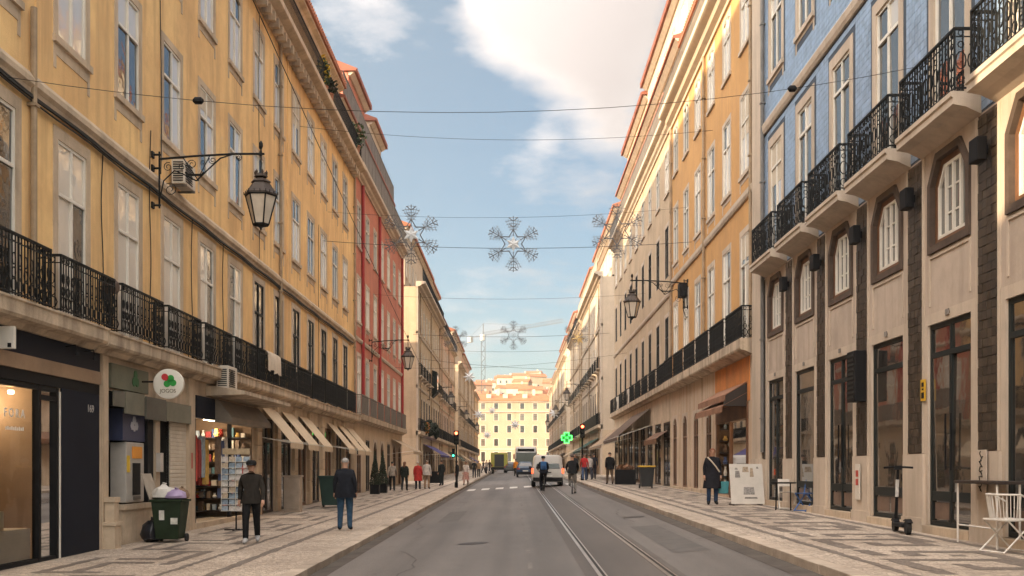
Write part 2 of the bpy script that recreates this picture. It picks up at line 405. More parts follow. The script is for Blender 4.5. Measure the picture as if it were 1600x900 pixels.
# seam and patches in the asphalt, zebra bars
seam = mat('asphalt_seam', (.15, .138, .127), .8, .3, 4)
for k in range(16):
    y0 = 13.5 + k * 2.6 + rnd.uniform(-.4, .4); x0 = .17 + rnd.uniform(-.03, .03)
    sheet('worn_line', x0, x0 + .07, y0, y0 + rnd.uniform(.5, 1.3), seam, .004, road)
tar = mat('tar_patch', (.095, .087, .08), .7, .2, 3)
for (x0, x1, y0, y1) in ((2.62, 3.25, 17, 23.5), (-2.3, -1.7, 30, 36)):
    sheet('tar_patch', x0, x1, y0, y1, tar, .0045, road)
for k in range(8):
    x0 = -2.95 + k * .86
    if 1.0 < x0 + .5 and x0 < 2.2: continue
    sheet('zebra_bar', x0, x0 + .47, 61.0, 64.2, paint, .011, road)
# tar-sealed cracks
for k, (x, y) in enumerate(((-1.9, 14.5), (2.9, 25), (-2.6, 27))):
    mb = MB(); q = random.Random(80 + k); a = (x, y); dx, dy = q.uniform(-.12, .12), 1
    for i in range(14):
        b = (max(KL + .5, min(KR - .5, a[0] + dx * .5 + q.uniform(-.12, .12))), a[1] + .45); w = .008 + .010 * q.random(); z = lambda p: gz(p[0], p[1]) + .0065
        mb.poly([(a[0] - w, a[1], z(a)), (a[0] + w, a[1], z(a)), (b[0] + w, b[1], z(b)), (b[0] - w, b[1], z(b))]); a = b
    mb.build('sealed_crack', mat('crack_tar', (.075, .066, .06), .7, .2, 6), road)
# manhole covers
for (x, y, r_) in ((-.9, 21.5, .32), (3.1, 27, .3), (-2.2, 44, .32)):
    mb = MB(); n = 20
    mb.poly([(x + r_ * math.cos(2*math.pi*k/n), y + r_ * math.sin(2*math.pi*k/n), gz(x, y) + .008 + SLOPE * r_ * math.sin(2*math.pi*k/n) + .0615 * r_ * math.cos(2*math.pi*k/n)) for k in range(n)])
    mb.build('manhole_cover', mat('cast_iron', (.06, .05, .045), .5, .3, 20, .6, 60, metal=.5), road)
# dark stone ornament inlaid in the pavements
def inlay(par, rects, zc, name='dark_inlay'):
    mb = MB()
    for (x0, x1, y0, y1) in rects:
        ns = [max(1, min(160, int((x1 - x0) / .16))), max(1, min(160, int((y1 - y0) / .16)))]   # cobbled edges are ragged
        j = lambda: rnd.uniform(-.028, .028) if y0 < 45 else 0
        pts = [(x0 + (x1 - x0) * k / ns[0], y0 + j()) for k in range(ns[0])] + [(x1 + j(), y0 + (y1 - y0) * k / ns[1]) for k in range(ns[1])] + [(x1 - (x1 - x0) * k / ns[0], y1 + j()) for k in range(ns[0])] + [(x0 + j(), y1 - (y1 - y0) * k / ns[1]) for k in range(ns[1])]
        mb.poly([(a, b, zc + SLOPE * b + .004) for a, b in pts])
    return mb.build(name, calcada_dark, par)
rl = []
for (x0, x1) in ((-4.86, -4.68),):
    for k in range(8): rl.append((x0, x1, 10 + k * 28, 10 + (k + 1) * 28))
rl += [(-5.62, -5.50, 10 + k * 28, 10 + (k + 1) * 28) for k in range(8)]
Y = 12.0
while Y < 120:                     # a key pattern between the two bands
    for (a, b, c, d) in ((-7.7, -7.5, 0, 2.6), (-6.1, -5.9, 1.3, 3.9), (-7.5, -6.6, 0, .26), (-7.15, -6.95, .26, 1.75), (-6.95, -6.3, 1.49, 1.75), (-6.9, -6.1, 3.64, 3.9), (-6.55, -6.35, 2.2, 3.64), (-7.2, -6.55, 2.2, 2.46)):
        rl.append((a, b, Y + c, Y + d))
    Y += 4.2
inlay(PAVL, rl, -.10)
rr = [(4.55, 4.70, 10 + k * 28, 10 + (k + 1) * 28) for k in range(8)] + [(7.12, 7.30, 10 + k * 28, 10 + (k + 1) * 28) for k in range(8)]
Y = 12.0
while Y < 120:
    for (a, b, c, d) in ((4.95, 5.22, 0, 1.9), (5.22, 6.35, 1.6, 1.9), (6.35, 6.62, .5, 1.9), (5.62, 6.35, .5, .8), (5.62, 5.85, .8, 1.2), (6.62, 6.88, 1.15, 3.1), (5.5, 6.62, 2.8, 3.1), (5.5, 5.76, 2.3, 2.8), (5.0, 5.25, 2.4, 3.3), (6.1, 6.32, 2.25, 2.5)):
        rr.append((a, b, Y + c, Y + d))
    Y += 3.5
inlay(PAVR, rr, .35)
# ------------------------------------------------------------------ buildings
CACHE = {}
def ring(mb, w, h, t, x0, x1, sill=True, top=None):
    """surround of an opening w x h (origin at the middle of its bottom edge), t wide, from depth x0 to x1"""
    top = t if top is None else top
    mb.box(x0, x1, -w/2 - t, -w/2, 0, h); mb.box(x0, x1, w/2, w/2 + t, 0, h)
    mb.box(x0, x1, -w/2 - t, w/2 + t, h, h + top)
    if sill: mb.box(x0, x1 + .05, -w/2 - t - .03, w/2 + t + .03, -.13, 0)
    return mb
def arch_fill(mb, w, h, rise, x0, x1, n=6):
    """fills the two upper corners of an opening so that its head is a segment of a circle"""
    half = w / 2
    def ztop(y): return h - rise + rise * math.sqrt(max(0, 1 - (y / half) ** 2)) if rise > half * .8 else h - rise * (y / half) ** 2
    for k in range(n * 2):
        ya, yb = -half + w * k / (2*n), -half + w * (k + 1) / (2*n)
        mb.hexa([(x0, ya, ztop(ya)), (x1, ya, ztop(ya)), (x1, yb, ztop(yb)), (x0, yb, ztop(yb)), (x0, ya, h + .001), (x1, ya, h + .001), (x1, yb, h + .001), (x0, yb, h + .001)])
    return mb
def window_set(style, w, h):
    key = (style, round(w, 2), round(h, 2))
    if key in CACHE: return CACHE[key]
    S = STYLES[style]; c = MB()
    t = S.get('t', .16); dep = S.get('dep', .085)
    ring(c, w, h, t, -dep, S.get('proud', .02), S.get('sill', True), S.get('top', t))
    if S.get('apron'): c.box(-.05, .013, -w/2 - t, w/2 + t, -S['apron'], -.13); c.box(-.05, .016, -w/2 - t, -w/2 - t + .1, -S['apron'] - .25, -S['apron']); c.box(-.05, .016, w/2 + t - .1, w/2 + t, -S['apron'] - .25, -S['apron'])
    if S.get('arch'): arch_fill(c, w, h, S['arch'], -dep, S.get('proud', .02) - .004)
    if S.get('cap'): c.box(-.05, .12, -w/2 - t - .06, w/2 + t + .06, h + S.get('top', t), h + S.get('top', t) + .09)
    cas = c.mesh('window', S['stone'])
    fr = MB(); xf0, xf1 = -dep + .02, -dep + .085; b = S.get('bar', .055)
    ring(fr, w - 2*b, h - 2*b + .0, b, xf0, xf1, False)
    fr.v = [(x, y, z + b) for x, y, z in fr.v]
    fr.box(xf0, xf1, -w/2, w/2, 0, b)
    tr = S.get('transom', .68); leaves = S.get('leaves', 2); rows = S.get('rows', 1)
    zt = h * tr if tr else None
    if zt: fr.box(xf0 - .01, xf1 + .012, -w/2 + b, w/2 - b, zt - b*.55, zt + b*.55)
    mull = [-w/2 + w * k / leaves for k in range(1, leaves)]
    for y in mull:
        if zt:
            fr.box(xf0, xf1 + .006, y - b*.55, y + b*.55, b, zt - b*.55); fr.box(xf0, xf1 + .006, y - b*.4, y + b*.4, zt + b*.55, h - b)
        else: fr.box(xf0, xf1 + .006, y - b*.55, y + b*.55, b, h - b)
    zlow = zt if zt else h
    ys = [-w/2] + mull + [w/2]; panes = []
    cuts = [b + (zlow - b) * r_ / rows for r_ in range(1, rows)]
    for zc in cuts:
        for k in range(leaves): fr.box(xf0 + .015, xf1 - .012, ys[k] + b*.8, ys[k+1] - b*.8, zc - .014, zc + .014)
    frm = fr.mesh('frame', S['frame'])
    xp = -dep + .05
    def pane(y0, y1, z0, z1):
        me = MB().box(-.004, .004, -(y1 - y0)/2, (y1 - y0)/2, -(z1 - z0)/2, (z1 - z0)/2).mesh('pane', S['glass'])
        panes.append((me, (xp, (y0 + y1)/2, (z0 + z1)/2)))
    zs = [b] + cuts + [zlow - (b*.55 if zt else b)]
    for k in range(leaves):
        for q in range(len(zs) - 1): pane(ys[k] + b*.3, ys[k+1] - b*.3, zs[q], zs[q+1])
        if zt: pane(ys[k] + b*.3, ys[k+1] - b*.3, zt + b*.55, h - b)
    # one sheet of glass for windows too far away to tell the panes apart
    one = MB().box(xp - .004, xp + .004, -w/2 + b*.5, w/2 - b*.5, b*.5, h - b*.5).mesh('pane', S['glass'])
    CACHE[key] = (cas, frm, panes, one); return CACHE[key]
STYLES = {
    'L_french': dict(stone=stone, frame=white, glass=glass_up, sill=False, transom=.70, t=.19, top=.22),
    'L_sash': dict(stone=stone, frame=white, glass=glass_up, apron=.34, transom=.66, t=.17),
    'L_arch': dict(stone=stone, frame=white, glass=glass_up, arch=.16, transom=.66, t=.17, apron=.3),
    'P_french': dict(stone=pstone, frame=white, glass=glass_up, sill=False, transom=.72, t=.17, top=.2),
    'P_sash': dict(stone=pstone, frame=white, glass=glass_up, apron=.28, transom=.66, t=.16),
    'P_dark': dict(stone=pstone, frame=greenframe, glass=glass_low, sill=False, transom=.7, t=.17, top=.2),
    'P_far': dict(stone=stone, frame=white, glass=glass_low, sill=True, transom=.68, t=.16, bar=.05),
    'P_arch': dict(stone=pstone, frame=white, glass=glass_up, arch=.16, transom=.66, t=.16),
    'B_french': dict(stone=pstone, frame=white, glass=glass_blue, sill=False, transom=.80, t=.22, top=.26, bar=.065, dep=.10),
    'B_sash': dict(stone=pstone, frame=white, glass=glass_blue, transom=.74, t=.22, top=.24, apron=.22, bar=.06, dep=.10),
    'small': dict(stone=pstone, frame=white, glass=glass_up, transom=0, t=.12, sill=True),
    'shopdoor': dict(stone=stone, frame=dkwood, glass=glass_shop, sill=False, transom=.76, t=.14, dep=.09, bar=.09),
    'woodoor': dict(stone=stone, frame=brown, glass=glass_shop, sill=False, transom=.74, t=.14, dep=.09, bar=.13),
    'archdoor': dict(stone=pstone, frame=brown, glass=glass_shop, sill=False, transom=.70, arch=.5, t=.12, dep=.09, bar=.07),
    'R_shop': dict(stone=pstone, frame=greenframe, glass=glass_shop, sill=False, transom=.845, leaves=1, t=.16, top=.2, dep=.11, bar=.085),
    'R_door': dict(stone=pstone, frame=greenframe, glass=glass_shop, sill=False, transom=.845, leaves=2, t=.16, top=.2, dep=.11, bar=.085, rows=1),
}
class Building:
    def __init__(s, side, Y0, Y1, label, name='building', cat='building', set_back=0.):
        s.side, s.Y0, s.Y1, s.L = side, Y0, Y1, Y1 - Y0
        X = XL - set_back if side == 'L' else XR + set_back
        s.X = X
        s.o = thing(name, label, cat, (X, Y0, 0) if side == 'L' else (X, Y1, 0), 0 if side == 'L' else math.pi)
        s.holes = []
    def u(s, Y): return Y - s.Y0 if s.side == 'L' else s.Y1 - Y
    def gz(s, Y): return gz(s.X + (-.2 if s.side == 'L' else .2), Y)
    def window(s, Y, z0, w, h, style, fine=False, name='window', lab=None):
        cas, frm, panes, one = window_set(style, w, h); u = s.u(Y)
        c = link(name, cas, s.o, (0, u, z0)); link('frame', frm, c)
        if lab: c['label'] = lab
        if fine:
            for me, p in panes:
                q = link('pane', me, c, p); q.rotation_euler = (0, rnd.uniform(-.012, .012), rnd.uniform(-.012, .012))
            if style.endswith(('sash', 'arch', 'french')) and rnd.random() < .24:      # a blind let down part of the way
                f_ = rnd.choice((.22, .34, .5)); kb = ('blind', style, round(w, 2), round(h, 2), f_)
                if kb not in CACHE:
                    mb = MB(); xb = panes[0][1][0] + .007; nb = int(h * f_ / .05)
                    for i in range(nb): mb.box(xb, xb + .010, -w/2 + .07, w/2 - .07, h - .06 - (i + 1) * .05 + .006, h - .06 - i * .05)
                    CACHE[kb] = mb.mesh('blind', mat('blind_cloth', (.60, .52, .41), .85, .1, 2))
                link('blind', CACHE[kb], c)
        else: link('pane', one, c)
        s.holes.append((u - w/2 - .08, u + w/2 + .08, z0 - .02, z0 + h + .07)); return c
    def part(s, name, mb, m, loc=(0, 0, 0), parent=None, **kw): return mb.build(name, m, parent or s.o, loc, **kw)
    def wall(s, z0, z1, m, name='wall', x=0., u0=0., u1=None, holes=None, ends=True, depth=22., endz0=-1.):
        """a facade with real openings; the end walls run back from it"""
        u1 = s.L if u1 is None else u1
        hs = [h for h in (s.holes if holes is None else holes) if h[3] > z0 and h[2] < z1 and h[1] > u0 and h[0] < u1]
        us = sorted({u0, u1, *[max(u0, min(u1, v)) for h in hs for v in h[:2]]}); zs = sorted({z0, z1, *[max(z0, min(z1, v)) for h in hs for v in h[2:]]})
        mb = MB()
        for j in range(len(zs) - 1):
            zc = (zs[j] + zs[j+1]) / 2; a = None
            for i in range(len(us) - 1):
                uc = (us[i] + us[i+1]) / 2
                solid = not any(h[0] < uc < h[1] and h[2] < zc < h[3] for h in hs)
                if solid and a is None: a = us[i]
                if (not solid or i == len(us) - 2) and a is not None:
                    b = us[i+1] if solid else us[i]
                    mb.poly([(x, a, zs[j]), (x, b, zs[j]), (x, b, zs[j+1]), (x, a, zs[j+1])]); a = None
        if ends:
            for uu in (u0, u1): mb.poly([(x, uu, z0), (x - depth, uu, z0), (x - depth, uu, z1), (x, uu, z1)])
            mb.poly([(x - depth, u0, z0), (x - depth, u1, z0), (x - depth, u1, z1), (x - depth, u0, z1)])
            mb.poly([(x, u0, z1), (x, u1, z1), (x - depth, u1, z1), (x - depth, u0, z1)])
        return s.part(name, mb, m)
    def band(s, name, prof, m, u0=0., u1=None): # moulding: profile (out, z) run along the facade
        return s.part(name, MB().extrude(prof, 'y', u0, s.L if u1 is None else u1), m)
    def balcony(s, Y, w, z, proj, kind, h=1.02, slab=None, m=None, name='balcony'):
        """slab under the railing (None: the railing stands on a ledge built elsewhere)"""
        key = ('rail', kind, round(w, 2), round(proj, 2), round(h, 2))
        m = m or iron
        if key not in CACHE: CACHE[key] = railing_mesh(kind, w, proj, h, m)
        u = s.u(Y)
        if slab:
            mb = MB(); tk, ov = slab
            mb.extrude([(0, -tk - .10), (proj - .16, -tk + .02), (proj + ov, -tk + .06), (proj + ov, -.10), (proj + ov + .03, -.08), (proj + ov + .03, 0), (0, 0)], 'y', -w/2 - ov, w/2 + ov)
            c = s.part(name, mb, slabst if kind != 'fine' else pstone, (0, u, z))
            link('railing', CACHE[key], c)
        else: c = link(name, CACHE[key], s.o, (0, u, z))
        return c
def railing_mesh(kind, w, proj, h, m):
    mb = MB()
    def bar(p, q, t=.012): mb.tube([p, q], t, 4, cap=False)
    path = [((0.02, -w/2), (proj, -w/2)), ((proj, -w/2), (proj, w/2)), ((proj, w/2), (0.02, w/2))]
    for (x0, y0), (x1, y1) in path:
        for z, t in ((h, .03), (.07, .017), (h - .13, .012)): bar((x0, y0, z), (x1, y1, z), t)
        L = math.hypot(x1 - x0, y1 - y0); step = {'scroll': .105, 'fine': .12, 'panel': .075, 'plain': .13}[kind]
        n = max(1, round(L / step))
        for k in range(n + 1):
            f = k / n; x, y = x0 + (x1 - x0) * f, y0 + (y1 - y0) * f
            bar((x, y, .04), (x, y, h), .0125 if k % 6 else .018)
        d = Vector((x1 - x0, y1 - y0, 0)).normalized()
        def circ(cx, cz, r_, e=1., t=.007, seg=8):
            mb.tube([(x0 + d.x * (cx + r_ * math.cos(a)), y0 + d.y * (cx + r_ * math.cos(a)), cz + e * r_ * math.sin(a)) for a in [2*math.pi*q/seg for q in range(seg)]], t, 3, closed=True)
        m_ = max(1, round(L / .21))
        for k in range(m_):
            cx = (k + .5) * L / m_
            if kind == 'scroll':
                circ(cx, h - .07, .048, 1, .009); circ(cx, .20, .085, 1.2, .014); circ(cx, .40, .055, 1.5, .013); circ(cx, .62, .04, 2.4, .011)
            elif kind == 'fine':
                circ(cx, .52, .085, 1.7, .014, 10); circ(cx, .20, .07, 1.2, .012); circ(cx, h - .07, .045, 1, .010); circ(cx, .78, .05, 1, .012)
    return mb.mesh('railing', m)
def downpipe(b, Y, z0, z1, m=None, r_=.055):
    mb = MB(); u = b.u(Y); mb.tube([(.09, u, z0), (.09, u, z1)], r_, 8)
    z = z0 + 1
    while z < z1: mb.box(0, .16, u - .075, u + .075, z, z + .05); z += 2.4
    return b.part('downpipe', mb, m or mat('zinc_pipe', (.33, .26, .19), .6, .25, 2))
def cornice_prof(z, out, h):
    return [(-.05, z), (.08, z), (.10, z + h*.18), (out*.45, z + h*.30), (out*.55, z + h*.5), (out*.9, z + h*.62), (out, z + h*.68), (out, z + h), (-.05, z + h)]
def roof(b, name, x0, z0, u0, u1, m=None, over=.35, rise=2.6, run=4.5, thick=.16):
    """pitched tile roof with an eave that overhangs the wall standing at depth x0"""
    o = x0 + over
    mb = MB().extrude([(o, z0), (o, z0 + thick), (x0 - run, z0 + thick + rise), (x0 - 2*run, z0 + thick), (x0 - 2*run, z0)], 'y', u0 - .15, u1 + .15)
    p = b.part(name, mb, m or terracotta)
    n = int((u1 - u0) / .28)
    t = MB()
    for k in range(n):
        y = u0 + (k + .5) * (u1 - u0) / n
        t.tube([(o + .02, y, z0 + thick - .01), (x0 - run * .5, y, z0 + thick + rise * .5 * (o - x0 + run * .5) / (run * .5 + o - x0) + .02)], .09, 5)
    b.part('roof_tiles', t, m or terracotta, parent=p)['kind'] = 'stuff'
    return p
def awning(b, Y0, Y1, z_top, z_out, proj, m, val=.22, arms=True):
    u0, u1 = sorted((b.u(Y0), b.u(Y1)))
    mb = MB(); t = .012
    mb.extrude([(.03, z_top), (proj, z_out), (proj, z_out - t), (.03, z_top - t)], 'y', u0, u1)
    o = b.part('awning', mb, m)
    v = MB(); n = max(4, int((u1 - u0) / .09))
    for k in range(n):
        ya, yb = u0 + (u1 - u0) * k / n, u0 + (u1 - u0) * (k + 1) / n; sc = .02 * math.sin(k * 2.2)
        v.hexa([(proj, ya, z_out - val + sc), (proj + .008, ya, z_out - val + sc), (proj + .008, yb, z_out - val + sc), (proj, yb, z_out - val + sc), (proj, ya, z_out), (proj + .008, ya, z_out), (proj + .008, yb, z_out), (proj, yb, z_out)])
    b.part('valance', v, m, parent=o)
    if arms:
        f = MB()
        f.tube([(proj - .01, u0, z_out - .02), (proj - .01, u1, z_out - .02)], .022, 6)
        for uu in (u0 + .06, u1 - .06): f.tube([(.05, uu, z_top - 1.0), (proj - .03, uu, z_out - .03)], .016, 6)
        b.part('awning_frame', f, white, parent=o)
    return o
# ------------------------------------------------------------------ the long ochre building on the left
def room(b, Y0, Y1, z0, z1, depth, m, name='shop_interior', x0=-.02, floor=None):
    u0, u1 = sorted((b.u(Y0), b.u(Y1))); mb = MB(); x1 = -depth
    mb.poly([(x1, u0, z0), (x1, u1, z0), (x1, u1, z1), (x1, u0, z1)])
    for uu in (u0, u1): mb.poly([(x0, uu, z0), (x1, uu, z0), (x1, uu, z1), (x0, uu, z1)])
    mb.poly([(x0, u0, z1), (x0, u1, z1), (x1, u1, z1), (x1, u0, z1)])
    mb.poly([(x0, u0, z0), (x0, u1, z0), (x1, u1, z0), (x1, u0, z0)])
    b.holes.append((u0, u1, z0, z1))
    return b.part(name, mb, m)
def rbox(b, Y0, Y1, x0, x1, z0, z1):
    u0, u1 = sorted((b.u(Y0), b.u(Y1))); return MB().box(x0, x1, u0, u1, z0, z1)
def wall_text(b, body, size, Y, z, x, m, parent=None, name='lettering'):
    o = link(name, text_mesh(body, size, m), parent or b.o, (x, b.u(Y), z)); o.rotation_euler = (R(90), 0, R(90)); return o

L0 = Building('L', -40, -6.0, 'unseen ochre building added behind the camera to shade the right foreground')  # added out of view; its height keeps sun off the lower right side
for Y in range(-37, -7, 3): L0.window(Y, 4.4, 1.2, 3.2, 'L_french'); L0.window(Y, 9.5, 1.2, 2.3, 'L_sash')
L0.wall(-3, 15.2, ochre); L0.band('cornice', cornice_prof(14.9, .5, .5), stone); L0.band('balcony_ledge', [(-.05, 4.0), (.4, 4.1), (.4, 4.38), (-.05, 4.38)], slabst)
L1 = Building('L', 5.0, 52.8, 'long ochre plastered building with black balconies and a lantern bracket on its wall')
colsL = [19.26 + 2.8 * k for k in range(-2, 12)]
for k, Y in enumerate(colsL):
    near = Y < 34
    L1.window(Y, 4.44, 1.22, 3.26, 'L_french' if Y < 31.5 else 'P_dark', Y < 46, name='window')
    L1.window(Y, 9.55, 1.22, 2.3, 'L_sash', Y < 40)
    L1.window(Y, 13.6, 1.18, 2.25, 'L_arch', Y < 40)
L1.wall(4.2, 16.7, ochre)
# ledge that carries the balconies, in lengths that do not quite line up
seg = [(0, 15.0), (15.02, 23.2), (23.22, 34.4), (34.42, 47.75)]
for k, (a, b) in enumerate(seg):
    dz = (0, -.03, .012, -.015)[k]
    L1.band('balcony_ledge', [(-.05, 4.02 + dz), (.12, 4.02 + dz), (.20, 4.10 + dz), (.36, 4.13 + dz), (.39, 4.18 + dz), (.39, 4.38 + dz), (.42, 4.40 + dz), (.42, 4.435 + dz), (-.05, 4.435 + dz)], slabst, a, b)
for k, Y in enumerate(colsL[1:]): L1.balcony(Y, 2.42, 4.44, .33, 'scroll', 1.02)
# string course with the cable bundle that follows it
L1.band('string_course', [(-.05, 8.12), (.05, 8.12), (.07, 8.2), (.13, 8.26), (.13, 8.36), (.05, 8.48), (-.05, 8.48)], stone)
cb = MB()
for zz_, rr_ in ((8.06, .028), (8.10, .02), (8.0, .016)): cb.tube([(.06 + rr_, u, zz_ + .02 * math.sin(u * 1.7 + rr_ * 90)) for u in [.2 + .78 * i for i in range(61)]], rr_, 5)
L1.part('cable_bundle', cb, cable)
# vertical lesenes between house units, downpipes
for Y in (17.86, 37.46): L1.part('wall_strip', rbox(L1, Y - .09, Y + .09, -.02, .03, 8.49, 16.6), ochre)
zinc = mat('zinc_pipe', (.33, .24, .15), .6, .25, 2)
for Y, z0, z1 in ((17.55, 4.5, 9.6), (36.0, 4.5, 16.6), (52.55, 4.5, 16.6)): downpipe(L1, Y, z0, z1, zinc)
# loose cables hanging down the facade
for Y, z0, z1 in ((23.3, 5.6, 9.4), (24.0, 8.6, 15.5), (26.3, 4.5, 8.2), (29.1, 4.6, 8.2), (20.6, 5.0, 8.1), (33.2, 8.4, 16.5), (43.2, 5, 12)):
    mb = MB(); u = L1.u(Y); mb.tube([(.03, u + .05 * math.sin(i * .8), z0 + (z1 - z0) * i / 9) for i in range(10)], .012, 4); L1.part('loose_cable', mb, cable)
# cornice with its bed mould and brackets, roof terrace rail, attic
L1.band('cornice', cornice_prof(16.62, .62, .62), stone)
br = MB()
for k in range(int(47.6 / .55)): br.box(.05, .40, .2 + k * .55, .38 + k * .55, 16.52, 16.80)
L1.part('cornice_brackets', br, slabst)['kind'] = 'stuff'
tr = MB()
for zc, t_ in ((18.42, .03), (17.30, .018)): tr.tube([(.42, .1, zc), (.42, 47.7, zc)], t_, 5)
for k in range(int(47.6 / .12)): tr.box(.412, .428, .1 + k * .12, .116 + k * .12, 17.24, 18.42)
L1.part('terrace_railing', tr, iron)
ah = []
for Y in colsL[3:]:
    cas, frm, panes, one = window_set('small', 1.0, 1.9)
    c = link('attic_window', cas, L1.o, (-.95, L1.u(Y), 17.9)); link('frame', frm, c); link('pane', one, c)
    ah.append((L1.u(Y) - .55, L1.u(Y) + .55, 17.88, 19.85))
L1.wall(17.22, 21.3, ochre, 'attic_wall', -.95, holes=ah)
L1.band('attic_cornice', [(-1.0, 20.9), (-.85, 20.9), (-.7, 21.1), (-.5, 21.2), (-.5, 21.32), (-1.0, 21.32)], stone)
roof(L1, 'roof', -.95, 21.32, 0, 47.8, over=.55)
# --- ground floor
gl = L1
g0 = lambda Y: gl.gz(Y)
fora_z = g0(17) - .02
fi = room(gl, 11.6, 18.62, fora_z, 3.17, 3.0, mat('shop_plaster', (.38, .26, .165), .9, .1, 1.2))
shop_black = black
fr = MB()
for Y in (17.93, 18.62, 15.0, 12.3): fr.box(-.10, .02, gl.u(Y) - .045, gl.u(Y) + .045, fora_z, 3.16)
for z0, z1 in ((fora_z, fora_z + .10), (3.08, 3.16)): fr.box(-.10, .012, gl.u(11.6), gl.u(18.66), z0, z1)
fr.box(-.10, .016, gl.u(17.93), gl.u(18.62), 2.92, 3.0)
sf = gl.part('shopfront_frame', fr, shop_black)
for Y0, Y1 in ((15.05, 17.88), (12.35, 14.95), (17.98, 18.57)):
    gl.part('shop_pane', MB().poly([(-.046, gl.u(Y0), fora_z + .1), (-.046, gl.u(Y1), fora_z + .1), (-.046, gl.u(Y1), 3.08), (-.046, gl.u(Y0), 3.08)]), glass_clear, parent=sf)
lw = mat('white_letter', (.75, .72, .66), .6, 0)
wall_text(gl, 'F O R A', .21, 17.13, 2.62, -.035, lw, sf)
sl = MB()
for k in range(10): sl.box(-.04, -.034, gl.u(16.83 + k * .065), gl.u(16.83 + k * .065) + .035, 2.34, 2.39 + .012 * (k % 2))
gl.part('small_lettering', sl, lw, parent=sf)
gl.part('door_edge', rbox(gl, 18.69, 18.73, -.02, .03, fora_z, 3.1), white, parent=sf)
gl.part('fascia', rbox(gl, 10, 20.46, -.03, .07, 3.37, 3.62), mat('fascia_wood', (.30, .20, .125), .7, .15, 2))
gl.part('fascia', rbox(gl, 10, 20.46, -.03, .04, 3.622, 4.10), navy)
gl.part('fascia', rbox(gl, 10, 20.46, -.03, .03, 3.17, 3.368), black)
npn = gl.part('door_panel', rbox(gl, 18.76, 20.44, -.06, .035, fora_z, 3.166), navy)
wall_text(gl, '169', .21, 20.0, 2.86, .045, mat('grey_letter', (.40, .38, .36), .6, 0), npn, 'house_number')
gl.part('door_trim', rbox(gl, 20.46, 20.52, -.04, .05, fora_z, 3.62), stone)
for k in range(2):
    m_ = MB(); Y = (18.9, 19.7)[k]; m_.tube([(.04, gl.u(Y), 3.95), (.22, gl.u(Y), 3.98), (.26, gl.u(Y), 3.86)], .014, 5); m_.lathe([(.03, 0), (.05, -.07)], (.26, gl.u(Y), 3.86), 8)
    gl.part('sign_spotlight', m_, black)
plinth = gl.part('display_plinth', rbox(gl, 13.0, 17.86, -.75, -.12, fora_z + .02, .66), mat('plinth_white', (.72, .66, .55), .7, .06, 2), parent=fi)
gl.part('display_box', rbox(gl, 16.2, 17.25, -.62, -.28, .662, .98), mat('box_cream', (.70, .60, .42), .8, .08, 2), parent=fi)
gl.part('display_shelf', rbox(gl, 14.2, 17.4, -2.95, -2.6, .9, 1.8), mat('shelf_wood', (.36, .22, .12), .7, .2, 2), parent=fi)
for k, (Y, z) in enumerate(((16.4, 1.82), (16.9, 1.82), (15.6, 1.82))):
    pm = MB().lathe([(.10, 0), (.16, .12), (.17, .3), (.09, .45), (.11, .52)], (-2.75, gl.u(Y), z), 10); gl.part('display_pot', pm, mat('pot_grey', (.42, .36, .30), .7, .2, 4), parent=fi, smooth=True)
bulb = mat('warm_bulb', (1, .9, .7), .5, 0, emit=((1, .78, .48), 5))
for k, (Y, x) in enumerate(((18.35, -.7), (18.2, -1.1), (16.9, -1.2), (15.4, -1.2))):
    gl.part('ceiling_spot', MB().lathe([(.05, 0), (.05, -.06)], (x, gl.u(Y), 3.1), 10), bulb, parent=fi)
for Y in (16.2, 18.2):
    ld = bpy.data.lights.new('shop_lamp', 'POINT'); ld.energy = 5.5; ld.color = (1, .78, .52); ld.shadow_soft_size = .06
    lo = bpy.data.objects.new('shop_lamp', ld); COL.objects.link(lo); lo.location = (XL - 1.25, Y, 2.85)
# stone pilaster and its little bollard
gl.part('pilaster', rbox(gl, 20.54, 20.82, -.04, .07, -.3, 4.0), stone)
pl = MB(); u = gl.u(20.72)
pl.box(.07, .30, u - .16, u + .16, -.2, .55); pl.box(.05, .33, u - .19, u + .19, .55, .62); pl.box(.08, .27, u - .12, u + .12, .62, 1.02); pl.box(.06, .29, u - .15, u + .15, 1.02, 1.12)
gl.part('pilaster_foot', pl, stone)
# lottery kiosk with cash machine
ki = room(gl, 20.84, 23.55, g0(21), 3.30, .9, interior, 'kiosk_interior')
gl.part('kiosk_base', MB().box(-.3, .05, gl.u(21.62), gl.u(23.52), -.2, .82).box(-.28, .09, gl.u(21.58), gl.u(23.56), .82, .93), stone)
gl.part('kiosk_door', rbox(gl, 20.98, 21.5, -.32, -.27, g0(21), 2.9), black)
at = gl.part('cash_machine', MB().box(-.35, .0, gl.u(21.95), gl.u(23.0), .96, 2.27), mat('atm_grey', (.42, .39, .35), .5, .1, 3), bevel=.02)
gl.part('cash_slot', rbox(gl, 22.3, 22.75, .002, .012, 1.12, 1.82), black, parent=at)
gl.part('cash_screen', rbox(gl, 22.27, 22.85, .002, .014, 1.92, 2.18), mat('atm_orange', (.75, .30, .03), .4, .1, 4), parent=at)
gl.part('cash_strip', rbox(gl, 21.97, 22.14, .002, .010, 1.62, 1.98), mat('atm_yellow', (.72, .48, .04), .5, .1, 4), parent=at)
gl.part('cash_keys', MB().box(.002, .03, gl.u(22.34), gl.u(22.72), 1.02, 1.09), greyrail, parent=at)
pn = gl.part('kiosk_panel', rbox(gl, 21.8, 23.1, -.33, -.02, 2.30, 2.98), mat('blue_panel', (.045, .055, .11), .4, .1, 3))
sg = MB()
